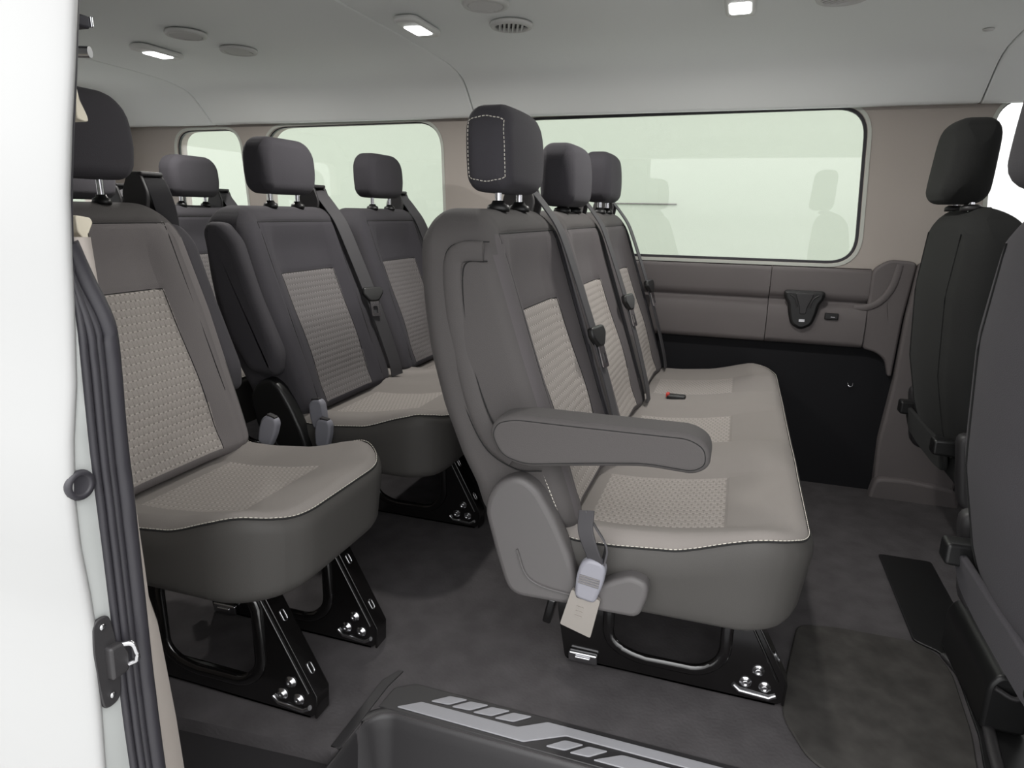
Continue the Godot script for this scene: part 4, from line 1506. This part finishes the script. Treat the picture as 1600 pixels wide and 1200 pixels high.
func build_seats() -> void:
	var b := row("bench_seat", "grey three-seat bench with lowered padded armrest, nearest the step", "seat", 0.0, [0.945, 0.47, 0.0], 0.232, [0.994, 0.12], {"detailed": true, "cap": "cloth_side", "guide": "plastic_grey", "turn": -0.05})
	var zm := (0.945 + 0.47) / 3.0
	var near := 0.945 - zm + 0.232
	side_recess(b, near - 0.002)
	armrest_down(b, near + 0.018)
	recliner(b, near + 0.014, "plastic_grey")
	buckle(b, Vector3(0.249, 0.323, near + 0.034), -0.14)
	# small red-buttoned buckle between the second and third place
	var g := Geo.new()
	g.box(Vector3(0.30, 0.405, 0.235 - zm), Vector3(0.055, 0.016, 0.028), 0.005)
	var bk := obj("inner_buckle", g.mesh(), M["plastic_black"], b)
	g = Geo.new()
	g.box(Vector3(0.275, 0.411, 0.237 - zm), Vector3(0.01, 0.012, 0.02), 0.002)
	obj("release_button", g.mesh(), M["red_button"], bk)

	var d := row("double_seat", "dark grey double seat across the aisle from the single seat", "seat", -0.831, [0.53, -0.03], 0.245, [0.4993, 0.0], {"shell": "cloth_black", "panel": "cloth_dark", "bolster": "cloth_black", "bolster_near": "cloth_dark", "cap": "cloth_black", "dim": true, "belt": -0.19, "drift": -0.05, "tongues": [0.66, 0.62, 0.68], "lift": [0.008, 0.012, 0.0]})  # shade away from the door put into darker cloths and insert
	var nz := 0.28 + 0.245
	armrest_up(d, nz + 0.03)
	recliner(d, nz + 0.014, "plastic_black", false)
	buckle(d, Vector3(0.285, 0.355, nz + 0.03), -0.1, false)
	buckle(d, Vector3(0.262, 0.40, nz + 0.012), 0.15, false)
	var s := row("single_seat", "single grey seat beside the white door pillar", "seat", -0.831, [1.19], 0.225, [1.3288, 1.1074], {"belt": -0.205, "slack": true, "corner": 0.14, "rise": 0.012, "lift": [0.020, 0.0, 0.0], "head_size": 1.14, "shell": "cloth_side", "bolster": "cloth_panel_lit", "bolster_near": "cloth_panel_lit", "panel": "cloth_panel_lit", "cap": "cloth_side"})  # lighter copy of the panel fabric carries the light of the near door
	armrest_up(s, -0.225 + 0.02)
	buckle(s, Vector3(0.225, 0.40, -0.245), -0.3, false)
	row("rear_bench", "dark rear bench seat seen between the single and double seats", "seat", -1.596, [1.03, 0.55, 0.07], 0.232, [0.9, 0.2], {"shell": "cloth_black", "panel": "cloth_dark", "bolster_near": "cloth_dark", "cap": "cloth_black", "dim": true})  # darker cloths and insert carry the shade of the van's rear
	front_seat("dark front driver seat by the far pillar, seen from behind", Vector3(0.945, 0, 0.17), "cloth_cab")
	front_seat("dark front passenger seat cut off by the picture's edge", Vector3(0.82, 0, 1.17), "cloth_black")

func build_fittings() -> void:
	dome_lamp("glowing dome lamp beside the pair of open round vents", Vector3(-0.43, 1.4115, 0.45), PI / 2)
	dome_lamp("glowing rear dome lamp near the two flush round vents", Vector3(-1.375, 1.4115, 0.39), PI / 2)
	dome_lamp("glowing front dome lamp above the big side window", Vector3(0.385, 1.4115, 0.44), PI / 2)
	vent("open round vent with dark gaps, nearer the side windows", Vector3(-0.19, 1.4115, 0.385), 0.35, 0.9)
	vent("round vent with angled slats beside the open vent", Vector3(-0.19, 1.412, 0.575), -0.9, 0.35)
	vent("flush rear round vent with slanted slats, farther from the windows", Vector3(-1.125, 1.412, 0.53), -0.8, 0.3, 0.056)
	vent("closed flush rear round vent nearest the side windows", Vector3(-1.115, 1.4115, 0.325), 0.2, 0.0, 0.056, false)
	vent("front round vent at the upper picture edge", Vector3(0.60, 1.412, 0.42), 0.9, 0.35)
	# small plug in the headliner
	var t := thing("headliner_plug", "tiny round plug in the headliner above the driver seat", "plug", Vector3(0.985, 1.4075, 0.055))
	var g := Geo.new()
	g.lathe([[0.001, 0.0], [0.013, 0.0], [0.012, 0.004], [0.001, 0.006]], Transform3D(Basis(Vector3.RIGHT, PI / 2), Vector3.ZERO), 18)
	obj("cap", g.mesh(), M["vent_grey"], t)
	# cup holder let into the shelf trim
	t = thing("cup_holder", "black cup holder set into the shelf trim under the window", "cup holder", Vector3(0.66, 0.63, -0.245))
	g = Geo.new()
	g.slab(roundp(P2([-0.066, 0.064, 0.066, 0.064, 0.062, 0.035, 0.05, 0.02, 0.046, -0.01, 0.034, -0.052, 0.0, -0.07, -0.034, -0.052, -0.046, -0.01, -0.05, 0.02, -0.062, 0.035]), 0.014, 4), Transform3D(Basis(), Vector3(0, 0, -0.012)), 0.03, 0.010, 3)
	obj("body", g.mesh(), M["plastic_black"], t)
	g = Geo.new()
	g.slab(roundp(P2([-0.03, 0.056, 0.03, 0.056, 0.012, 0.01, 0.010, -0.014, -0.010, -0.014, -0.012, 0.01]), 0.006, 3), Transform3D(Basis(), Vector3(0, 0, 0.016)), 0.006, 0.002, 2)
	obj("tongue", g.mesh(), M["plastic_dark"], t)
	for s in [-1, 1]:
		g = Geo.new()
		g.tube(curve(P3([s * 0.044, 0.050, 0.018, s * 0.03, 0.04, 0.02, s * 0.022, 0.022, 0.02, s * 0.02, 0.008, 0.019]), 5), 0.003, 8)
		obj("rail", g.mesh(), M["plastic_dark"], t)
	g = Geo.new()
	g.box(Vector3(0, -0.036, 0.019), Vector3(0.02, 0.01, 0.004), 0.001)
	obj("light_pad", g.mesh(), M["steel"], t)
	t = thing("charging_port", "small black socket plate beside the cup holder", "socket", Vector3(0.752, 0.612, -0.243))
	g = Geo.new()
	g.box(Vector3(0, 0, 0), Vector3(0.042, 0.022, 0.012), 0.003)
	obj("plate", g.mesh(), M["plastic_black"], t)
	g = Geo.new()
	g.box(Vector3(0.004, -0.002, 0.006), Vector3(0.014, 0.004, 0.002), 0.0005)
	obj("slot_mark", g.mesh(), M["steel"], t)
	t = thing("wall_hook", "tiny bright hook on the black lower wall panel", "hook", Vector3(0.845, 0.375, -0.278))
	g = Geo.new()
	g.tube(curve(P3([-0.008, 0.006, 0.0, -0.006, -0.002, 0.008, 0.0, -0.005, 0.01, 0.006, -0.002, 0.008, 0.008, 0.006, 0.0]), 4), 0.002, 6)
	obj("hook_wire", g.mesh(), M["chrome"], t)
